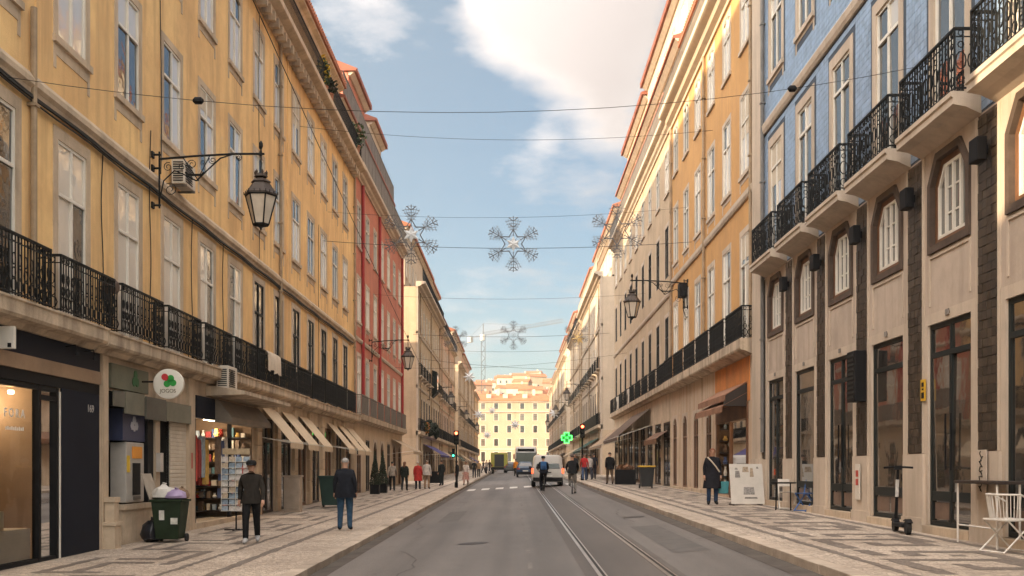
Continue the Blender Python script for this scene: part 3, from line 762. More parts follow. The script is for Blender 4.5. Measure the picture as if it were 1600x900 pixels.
for dy, dz, s_ in ((0, .2, .1), (-.12, .08, .1), (.12, .08, .1), (0, .02, .07)): sg.lathe([(s_, 0), (s_, .012)], (-.018, gl.u(22.45) + dy, 2.55 + dz), 6, 'x')
gl.part('panel_emblem', sg, mat('emblem_grey', (.40, .42, .48), .5, 0), parent=pn)
gl.part('kiosk_frame', MB().box(-.2, .03, gl.u(23.14), gl.u(23.5), .95, 3.0).box(-.2, .03, gl.u(20.86), gl.u(23.5), 3.002, 3.25), black)
sb = gl.part('kiosk_board', rbox(gl, 20.9, 23.0, .0, .10, 3.36, 3.86), mat('board_grey_green', (.15, .15, .105), .7, .2, 2))
clv = mat('clover_dark_green', (.02, .10, .03), .6, .1, 4)
def clover(c, s_, m, par, b, x):
    mb = MB()
    for a in (90, 210, 330): mb.lathe([(s_, 0), (s_, .012)], (x, b.u(c[0]) + s_ * 1.05 * math.cos(R(a)), c[1] + s_ * 1.05 * math.sin(R(a))), 12, 'x')
    b.part('clover', mb, m, parent=par)
clover((22.2, 3.62), .10, clv, sb, gl, .103)
for k, (Y0, Y1, z0, z1) in enumerate(((21.55, 22.65, 2.86, 3.33), (22.72, 24.0, 2.80, 3.30), (24.1, 25.9, 2.82, 3.28), (20.9, 21.45, 2.98, 3.3))):
    gl.part('kiosk_valance', rbox(gl, Y0, Y1, .10 + .02 * (k % 2), .14 + .02 * (k % 2), z0, z1), mat('valance_%d' % (k % 2), ((.19, .18, .135), (.13, .12, .095))[k % 2], .8, .15, 2))
gl.part('pilaster', rbox(gl, 23.56, 23.86, -.05, .06, -.2, 3.9), stone)
gl.part('mailbox', rbox(gl, 23.6, 23.8, .062, .16, 1.62, 2.06), mat('mailbox_grey', (.5, .45, .40), .6, .1, 3))
room(gl, 23.88, 24.7, g0(24), 3.2, .5, interior, 'doorway')
gl.part('kiosk_door', MB().box(-.3, -.25, gl.u(23.95), gl.u(24.66), g0(24), 2.8).box(-.25, -.24, gl.u(24.1), gl.u(24.5), 1.2, 2.6), dkwood)
gl.part('door_notice', rbox(gl, 24.25, 24.42, -.238, -.232, 1.75, 1.95), mat('notice_paper', (.55, .40, .22), .8, .1, 5))
shm = mat('shutter_cream', (.60, .53, .43), .6, .1, 3, dirt=(.35, .29, .22), dirt_amt=.3)
slat = MB().box(-.06, .012, -.60, .60, 0, .088).mesh('shutter_slat', shm, bevel=.012)
shp = gl.part('roller_shutter', MB().box(-.08, -.061, gl.u(24.70), gl.u(25.92), g0(25), 3.2), shm)
for k in range(28): link('shutter_slat', slat, shp, (0, gl.u(25.31), g0(25) + .02 + k * .096))
gl.part('pilaster', rbox(gl, 25.94, 26.42, -.05, .08, -.2, 4.0), stone)
gl.part('red_notice', rbox(gl, 26.1, 26.18, .082, .09, 1.7, 2.1), mat('red_print', (.45, .06, .04), .6, .1, 5))
# souvenir shop
so = room(gl, 26.46, 32.4, g0(28), 3.25, 2.2, mat('shop_warm', (.22, .145, .09), .9, .25, 1.5), 'souvenir_shop_interior')
gl.part('shop_step', rbox(gl, 26.46, 32.4, -.02, .10, -.2, g0(28) + .14), stone)
gl.part('shopfront_frame', MB().box(-.08, .03, gl.u(26.5), gl.u(26.62), g0(28), 3.3).box(-.08, .02, gl.u(29.9), gl.u(30.02), g0(28), 3.3), black)
gl.part('fascia', rbox(gl, 26.46, 28.1, -.02, .10, 3.02, 3.60), navy)
fa = MB(); fa.extrude([(.08, 3.60), (.16, 3.60), (.55, 3.12), (.55, 2.98), (.08, 2.98)], 'y', gl.u(28.12), gl.u(32.6)); gl.part('fascia', fa, mat('fascia_grey', (.20, .165, .13), .7, .15, 2))
cn = MB(); cn.extrude([(0, 3.66), (1.05, 3.70), (1.05, 3.80), (0, 3.95)], 'y', gl.u(27.6), gl.u(33.2)); gl.part('canopy_slab', cn, slabst)
for Y, z in ((29.2, 2.0), (31.2, 2.2)):
    ld = bpy.data.lights.new('souvenir_lamp', 'POINT'); ld.energy = 11; ld.color = (1, .82, .6); ld.shadow_soft_size = .08
    lo = bpy.data.objects.new('souvenir_lamp', ld); COL.objects.link(lo); lo.location = (XL - 1.0, Y, 2.9)
for Y in (28.8, 30.8): gl.part('ceiling_lamp', MB().box(-1.05, -.95, gl.u(Y), gl.u(Y + .8), 3.16, 3.2), bulb, parent=so)
pal = [(.55, .07, .05), (.62, .55, .45), (.07, .10, .22), (.60, .38, .10), (.30, .04, .04), (.10, .20, .22), (.66, .62, .56), (.20, .14, .10), (.35, .42, .48)]
pm_ = [mat('souvenir_%d' % i, c, .7, .2, 8) for i, c in enumerate(pal)]
for k in range(150):               # goods on the shelves behind
    x = rnd.choice((-2.0, -1.5, -.9)); Y = rnd.uniform(26.7, 32.2); z = g0(28) + .15 + rnd.choice((.1, .5, .9, 1.3, 1.7, 2.1, 2.4))
    w_, h_ = rnd.uniform(.06, .16), rnd.uniform(.10, .32)
    if x > -1 and 28.4 < Y < 31.6: continue
    mb = MB()
    if k % 3: mb.box(x, x + .12, gl.u(Y) - w_, gl.u(Y) + w_, z, z + h_)
    else: mb.lathe([(w_ * .5, 0), (w_ * .7, h_ * .3), (w_ * .4, h_ * .7), (w_ * .5, h_)], (x, gl.u(Y), z), 8)
    gl.part('souvenir', mb, pm_[k % 9], parent=so)
for r_ in range(7):                # the far side wall, packed with goods
    z = g0(28) + .25 + r_ * .38
    gl.part('shelf_board', rbox(gl, 31.98, 32.36, -2.1, -.06, z - .03, z), dkwood, parent=so)
    for c_ in range(11):
        x = -2.0 + c_ * .18; h_ = rnd.uniform(.12, .31); w_ = rnd.uniform(.05, .085); mb = MB()
        if (r_ + c_) % 3: mb.box(x - w_, x + w_, gl.u(32.05), gl.u(32.2), z + .002, z + h_)
        else: mb.lathe([(w_ * .7, 0), (w_ * 1.1, h_ * .3), (w_ * .5, h_ * .75), (w_ * .7, h_)], (x, gl.u(32.12), z + .002), 8)
        gl.part('souvenir', mb, pm_[(r_ * 5 + c_ * 7 + (c_ * r_) % 3) % 9], parent=so)
for k in range(4):
    gl.part('shelf_board', rbox(gl, 26.6, 32.3, -2.15, -1.3, g0(28) + .22 + k * .6, g0(28) + .25 + k * .6), dkwood, parent=so)
for k in range(9):                 # shirts and bags on hangers at the door
    Y = 27.0 + k * .34; z = 2.6 - .1 * (k % 2); x = -.35 if k < 6 else -.1
    mb = MB(); mb.extrude([(-.05, 0), (.05, 0), (.07, -.5), (.06, -1.05 - .1 * (k % 3)), (-.06, -1.05 - .1 * (k % 3)), (-.07, -.5)], 'y', -.13, .13)
    mb.box(-.03, .03, -.24, .24, -.28, -.05)
    gl.part('hanging_garment', mb, pm_[(k * 4 + 1) % 9], (x, gl.u(Y), z), so, bevel=.02)
# piers of rusticated blocks and the openings between them
stL = mat('pier_stone', (.50, .38, .26), .85, .14, 1.4, .3, 35, dirt=(.25, .18, .12), dirt_amt=.35, rnd_amt=.10)
dY = [34.35, 37.1, 39.85, 42.6, 45.35, 48.1, 50.85]
for k, Y in enumerate(dY):
    z0 = g0(Y) + .02
    gl.window(Y, z0, 1.72, 3.15, ('shopdoor', 'shopdoor', 'woodoor', 'shopdoor', 'woodoor', 'shopdoor', 'archdoor')[k], True, 'shop_door')
    Yp = Y - 1.375
    blk = CACHE.setdefault('pier_block', MB().box(-.06, .11, -.27, .27, .006, .444).mesh('pier_block', stL, bevel=.015))
    for q in range(8): link('pier_block', blk, gl.o, (0, gl.u(Yp), g0(Y) + q * .45 + (.0 if q else -.0)))
    if k in (0, 2, 4): gl.part('pier_panel', rbox(gl, Yp + .3, Yp + .62, -.03, .05, -.1, 3.5), brown)
gl.wall(-1.0, 4.2, stone, 'ground_floor_wall')
awm = mat('awning_canvas', (.58, .46, .32), .85, .1, 1.5, dirt=(.36, .27, .18), dirt_amt=.3)
for Y0, Y1 in ((33.5, 35.5), (36.4, 38.3), (39.3, 41.2), (45.2, 47.0), (47.9, 49.8), (50.2, 52.2)): awning(gl, Y0, Y1, 3.72, 2.58, .98, awm)
# things on the terrace: a yellow-flowered pot, a green bag
def foliage(name, m, par, c, r_, n, leaf=.06, stretch=(1, 1, 1), seed=1):
    q = random.Random(seed); mb = MB()
    for k in range(n):
        while True:
            p = Vector((q.uniform(-1, 1), q.uniform(-1, 1), q.uniform(-1, 1)))
            if .25 < p.length < 1: break
        p = Vector((p.x * r_ * stretch[0], p.y * r_ * stretch[1], p.z * r_ * stretch[2])) + Vector(c)
        a = Vector((q.gauss(0, 1), q.gauss(0, 1), q.gauss(0, 1))).normalized(); b = a.cross(Vector((q.gauss(0, 1), q.gauss(0, 1), 1.3))).normalized(); s_ = leaf * q.uniform(.6, 1.4)
        mb.poly([p - a * s_, p + b * s_ * .5, p + a * s_, p - b * s_ * .5])
    return mb.build(name, m, par)
leafm = mat('leaf_green', (.05, .085, .03), .6, .4, 6, rnd_amt=.2); leafd = mat('leaf_dark', (.022, .035, .018), .6, .4, 6)
yel = mat('flower_yellow', (.62, .42, .03), .7, .2, 8); potm = mat('clay_pot', (.36, .15, .08), .8, .2, 4)
def potted(label, loc, rp, hp, rl_, nl, m=leafm, flower=None, seed=3, stretch=(1, 1, 1.2), potmat=None):
    t = thing('potted_plant', label, 'plant', loc)
    MB().lathe([(rp * .7, 0), (rp, hp * .9), (rp * 1.1, hp * .9), (rp * 1.1, hp)], n=12).build('pot', potmat or potm, t, smooth=True)
    foliage('leaves', m, t, (0, 0, hp + rl_ * stretch[2] * .7), rl_, nl, .05 + rl_ * .12, stretch, seed)
    if flower: foliage('flowers', flower, t, (0, 0, hp + rl_ * stretch[2] * .8), rl_ * 1.05, nl // 2, .05 + rl_ * .09, stretch, seed + 1)
    return t
potted('yellow flowering plant on the roof terrace of the ochre building', (XL + .34, 42.6, 17.25), .2, .34, .42, 260, flower=yel, seed=4, stretch=(.6, .8, 1.7))
potted('small dark green plant beside the yellow flowers on the roof terrace', (XL + .34, 43.9, 17.25), .2, .5, .36, 200, leafd, seed=5)
potted('pale grassy plant at the far end of the ochre roof terrace', (XL + .3, 51.3, 17.25), .25, .6, .6, 200, seed=6)

# ------------------------------------------------------------------ generic Pombaline house rows
def house(side, Y0, Y1, label, wallm, gm, floors, pitch=2.85, gtop=4.25, ctop=17.1, ground='doors', rail='scroll', railm=None, ledge=True, cstone=None, gstyle=('shopdoor', 'woodoor'), attic=None, detail=True, cout=.5, wwin=1.2, gw=1.5, bal2=False):
    b = Building(side, Y0, Y1, label)
    n = max(1, int((Y1 - Y0 - .3) / pitch)); cols = [Y0 + (Y1 - Y0) * (k + .5) / n for k in range(n)]
    b.cols = cols; st = cstone or stone
    for fi_, (z, h, sty) in enumerate(floors):
        for Y in cols: b.window(Y, z, wwin, h, sty, False)
    if ground == 'doors':
        for k, Y in enumerate(cols): b.window(Y, b.gz(Y) + .03, gw, min(3.2, gtop - 1 - b.gz(Y)), gstyle[k % len(gstyle)], False, 'shop_door')
    b.wall(gtop, ctop, wallm); b.wall(-1, gtop, gm, 'ground_floor_wall')
    if ledge:
        zf = floors[0][0]
        b.band('balcony_ledge', [(-.05, zf - .42), (.12, zf - .42), (.2, zf - .34), (.38, zf - .30), (.40, zf - .02), (-.05, zf - .02)], slabst)
        for Y in cols: b.balcony(Y, pitch * .84, zf - .02, .34, rail, 1.02, m=railm)
    if bal2:                         # single-window balconies on the second floor, ledges on the third
        zf = floors[1][0]
        for k, Y in enumerate(cols): b.balcony(Y, 1.7, zf, .32, 'plain', .98, slab=(.16, .04))
        b.band('string_course', [(-.05, floors[2][0] - .55), (.10, floors[2][0] - .55), (.14, floors[2][0] - .35), (-.05, floors[2][0] - .35)], st)
        for Y in cols[::4]: downpipe(b, Y + pitch / 2 if Y + pitch / 2 < Y1 else Y1 - .1, .8, ctop - .1)
    if len(floors) > 1:
        zb = floors[1][0] - 1.1; b.band('string_course', [(-.05, zb), (.06, zb), (.10, zb + .1), (.10, zb + .2), (-.05, zb + .3)], st)
    b.band('cornice', cornice_prof(ctop - .1, cout, .55), st)
    zc = ctop + .45
    for a in (attic or []):
        # (kind, set back, height, wall material, eave material, y0, y1)
        kind, sb_, hh, wm, em, ya, yb = a
        u0, u1 = sorted((b.u(max(Y0, ya)), b.u(min(Y1, yb))))
        if kind == 'rail':
            mb = MB(); xx = -sb_ + .02
            for z_, t_ in ((zc + hh, .03), (zc + .1, .02)): mb.tube([(xx, u0 + .05, z_), (xx, u1 - .05, z_)], t_, 5)
            q = u0 + .05
            while q < u1: mb.box(xx - .01, xx + .01, q, q + .016, zc + .02, zc + hh); q += .14
            b.part('terrace_railing', mb, em)
            mb2 = MB()
            q = u0 + .1
            while q < u1 - .1: mb2.box(xx - .015, xx + .005, q, min(q + 1.25, u1 - .1), zc + .14, zc + hh - .06); q += 1.32
            if wm: b.part('railing_panels', mb2, wm)
            continue
        hs = []; m_ = max(1, int((u1 - u0) / pitch))
        for k in range(m_):
            u = u0 + (u1 - u0) * (k + .5) / m_; hw = min(1.9, hh - 1.2)
            cas, frm, panes, one = window_set('small', .95, hw); c = link('attic_window', cas, b.o, (-sb_, u, zc + .55)); link('frame', frm, c); link('pane', one, c)
            hs.append((u - .52, u + .52, zc + .53, zc + .55 + hw + .05))
        b.wall(zc - .3, zc + hh, wm, 'attic_wall', -sb_, u0, u1, holes=hs, depth=14)
        b.band('attic_eave', [(-sb_ - .05, zc + hh - .22), (-sb_ + .1, zc + hh - .22), (-sb_ + .34, zc + hh - .04), (-sb_ + .34, zc + hh + .0), (-sb_ - .05, zc + hh + .0)], pstone, u0, u1)
        if kind == 'top': roof(b, 'roof', -sb_, zc + hh, u0, u1, em, over=.48, rise=1.6, run=3.6)
        else:
            b.band('eave', [(-sb_ - .05, zc + hh), (-sb_ + .45, zc + hh), (-sb_ + .45, zc + hh + .14), (-sb_ - .05, zc + hh + .3)], em, u0, u1); zc_next = zc + hh + .2; zc = zc_next
    return b
FL = [(4.55, 3.1, 'P_french'), (9.5, 2.3, 'P_sash'), (13.5, 2.2, 'P_arch')]
L2 = house('L', 52.85, 75.0, 'red plastered building with grey balconies and two penthouses on its roof', redst, cream, FL, 2.76, rail='panel', railm=greyrail, cstone=pstone, gstyle=('archdoor', 'shopdoor', 'archdoor'),
    attic=[('rail', -.35, 1.35, greyrail, greyrail, 52, 76), ('mid', .9, 3.3, pale, eave, 52, 76), ('rail', .6, 1.2, greyrail, greyrail, 52, 76), ('top', 1.5, 4.0, redst, eave, 60.2, 66.6), ('top', 1.5, 4.0, pale, eave, 68.8, 74.8)])
rp = mat('red_pipe', (.33, .03, .03), .5, .1, 3)
for Y in (55.4, 62.3, 74.7): downpipe(L2, Y, 4.4, 17, rp, .09)
L3 = house('L', 86.0, 111.5, 'cream corner building past the side street with green balcony plants', beige, cream, [(4.9, 2.9, 'P_dark'), (9.6, 2.3, 'P_far'), (13.6, 2.2, 'P_far')], 2.8, ctop=17.0, rail='scroll', cstone=pstone, cout=.75, bal2=True,
    attic=[('rail', -.5, 1.1, None, iron, 86, 112), ('top', 1.0, 4.6, pale, terracotta, 86, 112)])
L3.part('corner_pilaster', rbox(L3, 86.0, 86.9, -.02, .12, -.5, 16.9), pstone)
L4 = house('L', 111.6, 138.5, 'pale rose building halfway down the left row', rosy, beige, [(4.9, 2.9, 'P_dark'), (9.4, 2.3, 'P_far'), (13.3, 2.2, 'P_far')], 2.85, ctop=16.7, rail='plain', attic=[('rail', -.4, 1.0, None, iron, 111, 139), ('mid', .9, 3.0, beige, eave, 111, 139), ('top', 1.6, 2.8, cream, terracotta, 116, 130)], bal2=True)
L5 = house('L', 148.5, 176.0, 'beige building past the second side street on the left', beige, stone, [(4.9, 2.9, 'P_dark'), (9.4, 2.3, 'P_far'), (13.3, 2.2, 'P_far')], 2.85, ctop=16.8, rail='plain', attic=[('top', .9, 4.4, cream, terracotta, 148, 177)], bal2=True)
L6 = house('L', 176.1, 203.0, 'cream building second from the far end of the left row', cream, stone, [(4.9, 2.9, 'P_dark'), (9.4, 2.3, 'P_far'), (13.3, 2.2, 'P_far')], 2.85, ctop=17.2, rail='plain', attic=[('top', .9, 3.6, rosy, terracotta, 176, 204)], bal2=True)
L7 = house('L', 203.1, 226.0, 'ochre building at the far end of the left row', ochre, stone, [(4.9, 2.9, 'P_dark'), (9.4, 2.3, 'P_far'), (13.3, 2.2, 'P_far')], 2.85, ctop=16.6, rail='plain', attic=[('top', .9, 2.4, cream, terracotta, 203, 226)], bal2=True)
blue_aw = mat('blue_awning', (.07, .06, .20), .8, .15, 2); green_aw = mat('green_awning', (.02, .06, .045), .8, .15, 2); tan_aw = mat('tan_awning', (.40, .30, .20), .8, .15, 2)
awning(L2, 68.5, 74.6, 3.7, 2.9, 1.5, tan_aw)
awning(L3, 92, 104, 3.9, 3.0, 1.6, blue_aw); awning(L4, 114, 121, 3.7, 2.9, 1.3, tan_aw); awning(L4, 126, 136, 3.8, 2.9, 1.6, green_aw); awning(L5, 150, 160, 3.8, 2.9, 1.5, tan_aw); awning(L6, 180, 190, 3.8, 2.9, 1.5, blue_aw)
# ------------------------------------------------------------------ blue tiled building on the right
R1 = Building('R', 1.0, 32.6, 'blue tiled building with stone ground floor and black iron balconies')
colR = [17.95 + 2.99 * k for k in range(-2, 5)]
brownst = mat('brown_stone', (.085, .058, .042), .7, .25, 3, .2, 40)
def mezz(b, Y, z, w=1.46, h=1.50, ch=.42):
    """low window with cut upper corners in a dark stone surround"""
    key = 'mezz'
    if key not in CACHE:
        base = [(-w/2, 0), (w/2, 0), (w/2, h - ch), (w/2 - ch * .7, h), (-w/2 + ch * .7, h), (-w/2, h - ch)]
        def outline(e):              # the same polygon with every side pushed out by e
            r_ = []; n = len(base)
            for i in range(n):
                p0, p1, p2 = (Vector((*base[i - 1], 0)), Vector((*base[i], 0)), Vector((*base[(i + 1) % n], 0)))
                d1, d2 = (p1 - p0).normalized(), (p2 - p1).normalized(); n1, n2 = Vector((d1.y, -d1.x, 0)), Vector((d2.y, -d2.x, 0))
                m_ = (n1 + n2).normalized(); q_ = p1 + m_ * (e / max(.2, m_.dot(n1))); r_.append((q_.x, q_.y))
            return r_
        def loop(mb, e0, e1, x0, x1):
            a, c = outline(e0), outline(e1); n = 6
            for k in range(n):
                p, q, r_, s_ = a[k], a[(k+1) % n], c[(k+1) % n], c[k]
                mb.hexa([(x0, *p), (x0, *q), (x0, *r_), (x0, *s_), (x1, *p), (x1, *q), (x1, *r_), (x1, *s_)])
        sur = MB(); loop(sur, 0, .13, -.2, .05)
        fr_ = MB(); loop(fr_, -.16, -.10, -.12, -.06)
        for y in (-.30, .0, .30): fr_.box(-.115, -.055, y - .032, y + .032, .12, h - .12)
        for y0, y1 in ((-.30, 0), (0, .30)):
            for zz_ in (.5, .95): fr_.box(-.12, -.08, y0 + .03, y1 - .03, zz_ - .015, zz_ + .015)
        wo2 = MB(); loop(wo2, -.10, .0, -.125, -.05)
        pn_ = MB().extrude([p for p in outline(-.03)], 'x', -.11, -.102)
        CACHE[key] = (sur.mesh('window', brownst), fr_.mesh('frame', white), pn_.mesh('pane', glass_shop), wo2.mesh('outer_frame', brown))
    u = b.u(Y); c = link('mezzanine_window', CACHE[key][0], b.o, (0, u, z)); link('frame', CACHE[key][1], c); link('pane', CACHE[key][2], c); link('outer_frame', CACHE[key][3], c)
    b.holes.append((u - w/2 - .05, u + w/2 + .05, z - .05, z + h + .04))
    fill = MB()                      # wall above the two cut corners
    for g_ in (-1, 1): fill.poly([(0, u + g_ * (w/2 + .05), z + h - ch + .03), (0, u + g_ * (w/2 + .05), z + h + .04), (0, u + g_ * (w/2 - ch * .7 + .02), z + h + .04)])
    fill.build('spandrel', mat('warm_limestone', (.48, .39, .315), .85, .12, .9, .25, 30, .45, dirt=(.28, .22, .165), dirt_amt=.3), c.parent)
tile_cut = []
for k, Y in enumerate(colR):
    R1.window(Y, 7.86, 1.28, 3.4, 'B_french', True); R1.window(Y, 13.35, 1.28, 2.35, 'B_sash', True)
    tile_cut += [(R1.u(Y) - .94, R1.u(Y) + .94, 7.5, 11.62), (R1.u(Y) - .94, R1.u(Y) + .94, 12.95, 16.1)]
    mezz(R1, Y, 5.74)
    z0 = R1.gz(Y) + .16
    R1.window(Y, z0, 1.78, 4.32 - z0, 'R_door' if k in (2, 4, 6) else 'R_shop', True, 'shop_door' if k in (2, 4) else 'shop_window')
    c = R1.balcony(Y, 2.38, 7.86, .42, 'fine', 1.04, slab=(.27, .05))
    # door step, kick panel and sill
    R1.part('door_step', rbox(R1, Y - .95, Y + .95, -.25, .10, z0 - .4, z0 - .012), stone)
    kp = R1.part('kick_panel', MB().box(-.09, -.055, R1.u(Y) - .74, R1.u(Y) - .05, z0 + .12, z0 + .42).box(-.09, -.055, R1.u(Y) + .05, R1.u(Y) + .74, z0 + .12, z0 + .42), mat('kick_brown', (.16, .105, .075), .6, .2, 3))
    R1.part('kick_rail', rbox(R1, Y - .8, Y + .8, -.10, -.03, z0 + .45, z0 + .62), greenframe)
    if k in (2, 4):
        hd = MB()
        for s_ in (-.12, .12): hd.tube([(.02, R1.u(Y) + s_, z0 + 1.0), (.02, R1.u(Y) + s_, z0 + 2.0)], .018, 6)
        R1.part('door_handle', hd, black)
    # recessed panel between shop opening and mezzanine window
    pf = MB(); u = R1.u(Y)
    ring(pf, 1.62, .86, .05, -.02, .022, False, .05); pf.v = [(x, y + u, z + 4.66) for x, y, z in pf.v]
    R1.part('panel_moulding', pf, pstone)
    R1.part('number_plate', rbox(R1, Y - .07, Y + .07, .036, .05, 4.40, 4.5), mat('number_grey', (.22, .2, .18), .6, .1, 3))
R1.wall(7.5, 20.5, mat('grout_blue', (.055, .075, .105), .7, .2, 2))
R1.wall(-1, 7.5, mat('warm_limestone', (.48, .39, .315), .85, .12, .9, .25, 30, .45, dirt=(.28, .22, .165), dirt_amt=.3), 'ground_floor_wall')
# upper corner pilaster, string course, cornice
R1.part('corner_pilaster', rbox(R1, 31.45, 32.58, -.02, .09, -.4, 20.4), pstone)
R1.part('pilaster_base', rbox(R1, 31.38, 32.59, -.02, .14, -.4, 2.0), pstone)
R1.band('string_course', [(-.02, 11.86), (.06, 11.86), (.10, 11.95), (.12, 12.1), (.06, 12.2), (-.02, 12.2)], pstone, 1.16)
R1.band('cornice', cornice_prof(20.3, .6, .6), pstone)
downpipe(R1, 31.2, 2.2, 20.2, mat('grey_pipe', (.16, .15, .14), .5, .2, 3), .06)
roof(R1, 'roof', -.1, 20.9, 0, 31.6)
# glazed tiles: the nearest one by one, the others joined
tile_m = mat('blue_tile', (.27, .37, .51), .28, .22, 3.5, .0, rnd_amt=.16, spec=.6)
T = .142
spots = []
z = 7.54
while z < 16.4:
    u = 1.18
    while u < R1.L - .1:
        if not any(a < u + T and u < b_ and c_ < z + T and z < d_ for a, b_, c_, d_ in tile_cut) and not (11.72 < z < 12.2) : spots.append((u, z))
        u += T
    z += T
def yof(u): return R1.Y1 - u
vis = [p for p in spots if 15.6 < yof(p[0]) < 24 and CZ + (VY - 6) / F * yof(p[0]) > p[1]]
vis.sort(key=lambda p: yof(p[0])); near = set(vis[:300])
tm = MB().box(-.01, .008, .0055, T - .0055, .0055, T - .0055).mesh('tile', tile_m)
UW = [o for o in R1.o.children if o.name.startswith('wall')][0]
rest = [MB(), MB(), MB()]
for u, z in spots:
    if (u, z) in near:
        o = link('tile', tm, UW, (rnd.uniform(-.001, .002), u, z)); o.rotation_euler = (0, rnd.uniform(-.01, .01), rnd.uniform(-.012, .012))
    else:
        a, b_ = rnd.uniform(-.0015, .0015), rnd.uniform(-.0015, .0015); x = .008
        rest[rnd.randrange(3)].hexa([(-.01, u + .0055, z + .0055), (x + a, u + .0055, z + .0055), (x + b_, u + T - .0055, z + .0055), (-.01, u + T - .0055, z + .0055), (-.01, u + .0055, z + T - .0055), (x - b_, u + .0055, z + T - .0055), (x - a, u + T - .0055, z + T - .0055), (-.01, u + T - .0055, z + T - .0055)])
for i, r_ in enumerate(rest): r_.build('wall_tiles', mat('blue_tile_%d' % i, [tuple(c * f for c in (.27, .37, .51)) for f in (.92, 1.0, 1.07)][i], .28, .16, 3.5, spec=.6), UW)['kind'] = 'stuff'
# dark tiled pilasters between the openings, lamps and fittings on them
dtile = mat('brown_tile', (.048, .034, .022), .45, .35, 5, .2, 30, rnd_amt=.35, spec=.35)
pilY = [16.45 + 2.99 * k for k in range(-1, 6)]
dm = [MB().box(.0, .035, .003, .162 - .003, .003, .15 - .003).mesh('tile', dtile, bevel=.006)]
GW = [o for o in R1.o.children if o.name.startswith('ground_floor_wall')][0]
cnt = 0
for k, Y in enumerate(pilY):
    u = R1.u(Y) - .324
    back = R1.part('tiled_pilaster', MB().box(-.01, .012, u - .02, u + .668, 1.98, 7.46), brownst)
    for s_ in (u - .10, u + .668): R1.part('pilaster_edge', MB().box(-.01, .03, s_, s_ + .08, 1.98, 7.46), pstone, parent=back)
    join = MB()
    for q in range(36):
        for r_ in range(4):
            z = 2.0 + q * .15; uu = u + r_ * .162
            if k in (1, 2) :
                o = link('tile', dm[0], back, (rnd.uniform(-.008, .006), uu, z)); o.rotation_euler = (rnd.uniform(-.01, .01), rnd.uniform(-.02, .02), rnd.uniform(-.02, .02))
            else:
                j = rnd.uniform(-.008, .008); join.box(0, .035 + j, uu + .004, uu + .158, z + .004, z + .146)
    if join.v: join.build('pilaster_tiles', dtile, back)['kind'] = 'stuff'
    R1.part('pier_base', MB().box(-.02, .075, u - .16, u + .81, -.5, 1.97).box(-.02, .10, u - .18, u + .83, -.5, .78), pstone)
lampname = ['first', 'second', 'third', 'fourth', 'fifth']
for k, Y in enumerate(pilY[1:6]):
    t = thing('wall_light', 'black box wall light on the %s dark tiled pilaster counted from the right edge' % lampname[k], 'wall light', (XR - .04, Y, 6.62), math.pi, 'box lights on the tiled pilasters')
    MB().box(.06, .22, -.16, .16, 0, .38).build('lamp_body', black, t, bevel=.02); MB().box(-.01, .06, -.05, .05, .12, .26).build('wall_bracket', black, t)
t = thing('loudspeaker_box', 'tall black slatted box hung on a tiled pilaster above the red notice', 'wall box', (XR - .04, pilY[3] - .1, 3.15), math.pi)
MB().box(0, .26, -.26, .26, 0, 1.1).build('box_body', black, t, bevel=.015)
for q in range(10): MB().box(.26, .275, -.22, .22, .08 + q * .1, .13 + q * .1).build('slat', greenframe, t)
def wallsign(name, label, Y, z, w, h, m, marks=None, mm=None, x=.085):
    o = thing(name, label, 'sign', (XR - x, Y, z), math.pi); MB().box(0, .02, -w/2, w/2, 0, h).build('plate', m, o, bevel=.004)
    if marks:
        mk = MB()
        for a, b_, c_, d_ in marks: mk.box(.02, .024, -w/2 + w * a, -w/2 + w * b_, h * c_, h * d_)
        mk.build('print', mm, o)
    return o
wallsign('warning_sign', 'small yellow notice beside the tiled pilaster next to the double doors', pilY[1] + 2.99 - .46, 2.95, .20, .40, mat('sign_yellow', (.62, .36, .02), .5, .1, 5), [(.2, .8, .12, .4), (.3, .7, .5, .58), (.25, .75, .66, .86)], black, .04)
wallsign('notice_plate', 'white notice with red print on a pier of the blue building', pilY[3], 1.02, .30, .78, mat('sign_white', (.62, .56, .48), .5, .1, 4), [(.2, .75, .4, .58), (.2, .75, .64, .82)], mat('red_print', (.45, .06, .04), .6, .1, 5), .105)
gp = wallsign('graffiti_panel', 'grey meter panel with black graffiti on the pier near the white chair', pilY[1], 1.2, .34, .80, mat('panel_pale', (.47, .39, .31), .6, .12, 4), None, None, .105)
gq = MB(); q = random.Random(5)
for k in range(4):
    y0, z0 = q.uniform(-.1, .02), .12 + k * .16
    gq.tube([(.024, y0 + .06 * math.sin(i * 1.3 + k), z0 + .022 * i + .03 * math.cos(i * 1.9)) for i in range(8)], .008, 4)
gq.build('graffiti', black, gp)

# ------------------------------------------------------------------ orange building, then the tall pale one
R2 = Building('R', 32.65, 49.8, 'orange plastered building with a sunlit cornice beside the blue tiled one')
colO = [33.95 + 2.93 * k for k in range(6)]
for Y in colO:
    R2.window(Y, 5.88, 1.18, 3.6, 'P_french', Y < 43); R2.window(Y, 11.5, 1.2, 2.6, 'P_sash', Y < 43); R2.window(Y, 15.75, 1.15, 2.15, 'P_arch')
R2.wall(5.4, 18.3, orange)
R2.band('balcony_ledge', [(-.05, 5.38), (.12, 5.38), (.25, 5.46), (.42, 5.5), (.45, 5.56), (.45, 5.86), (-.05, 5.86)], slabst)
for Y in colO: R2.balcony(Y, 2.5, 5.86, .38, 'scroll', 1.04)
R2.band('string_course', [(-.05, 10.55), (.06, 10.55), (.1, 10.65), (.1, 10.8), (-.05, 10.9)], pstone)
R2.band('cornice', cornice_prof(18.2, .65, .7), pale)
for Y in (41.0, 49.7, 32.8): downpipe(R2, Y, 5.9, 18.2, zinc)
hs = []
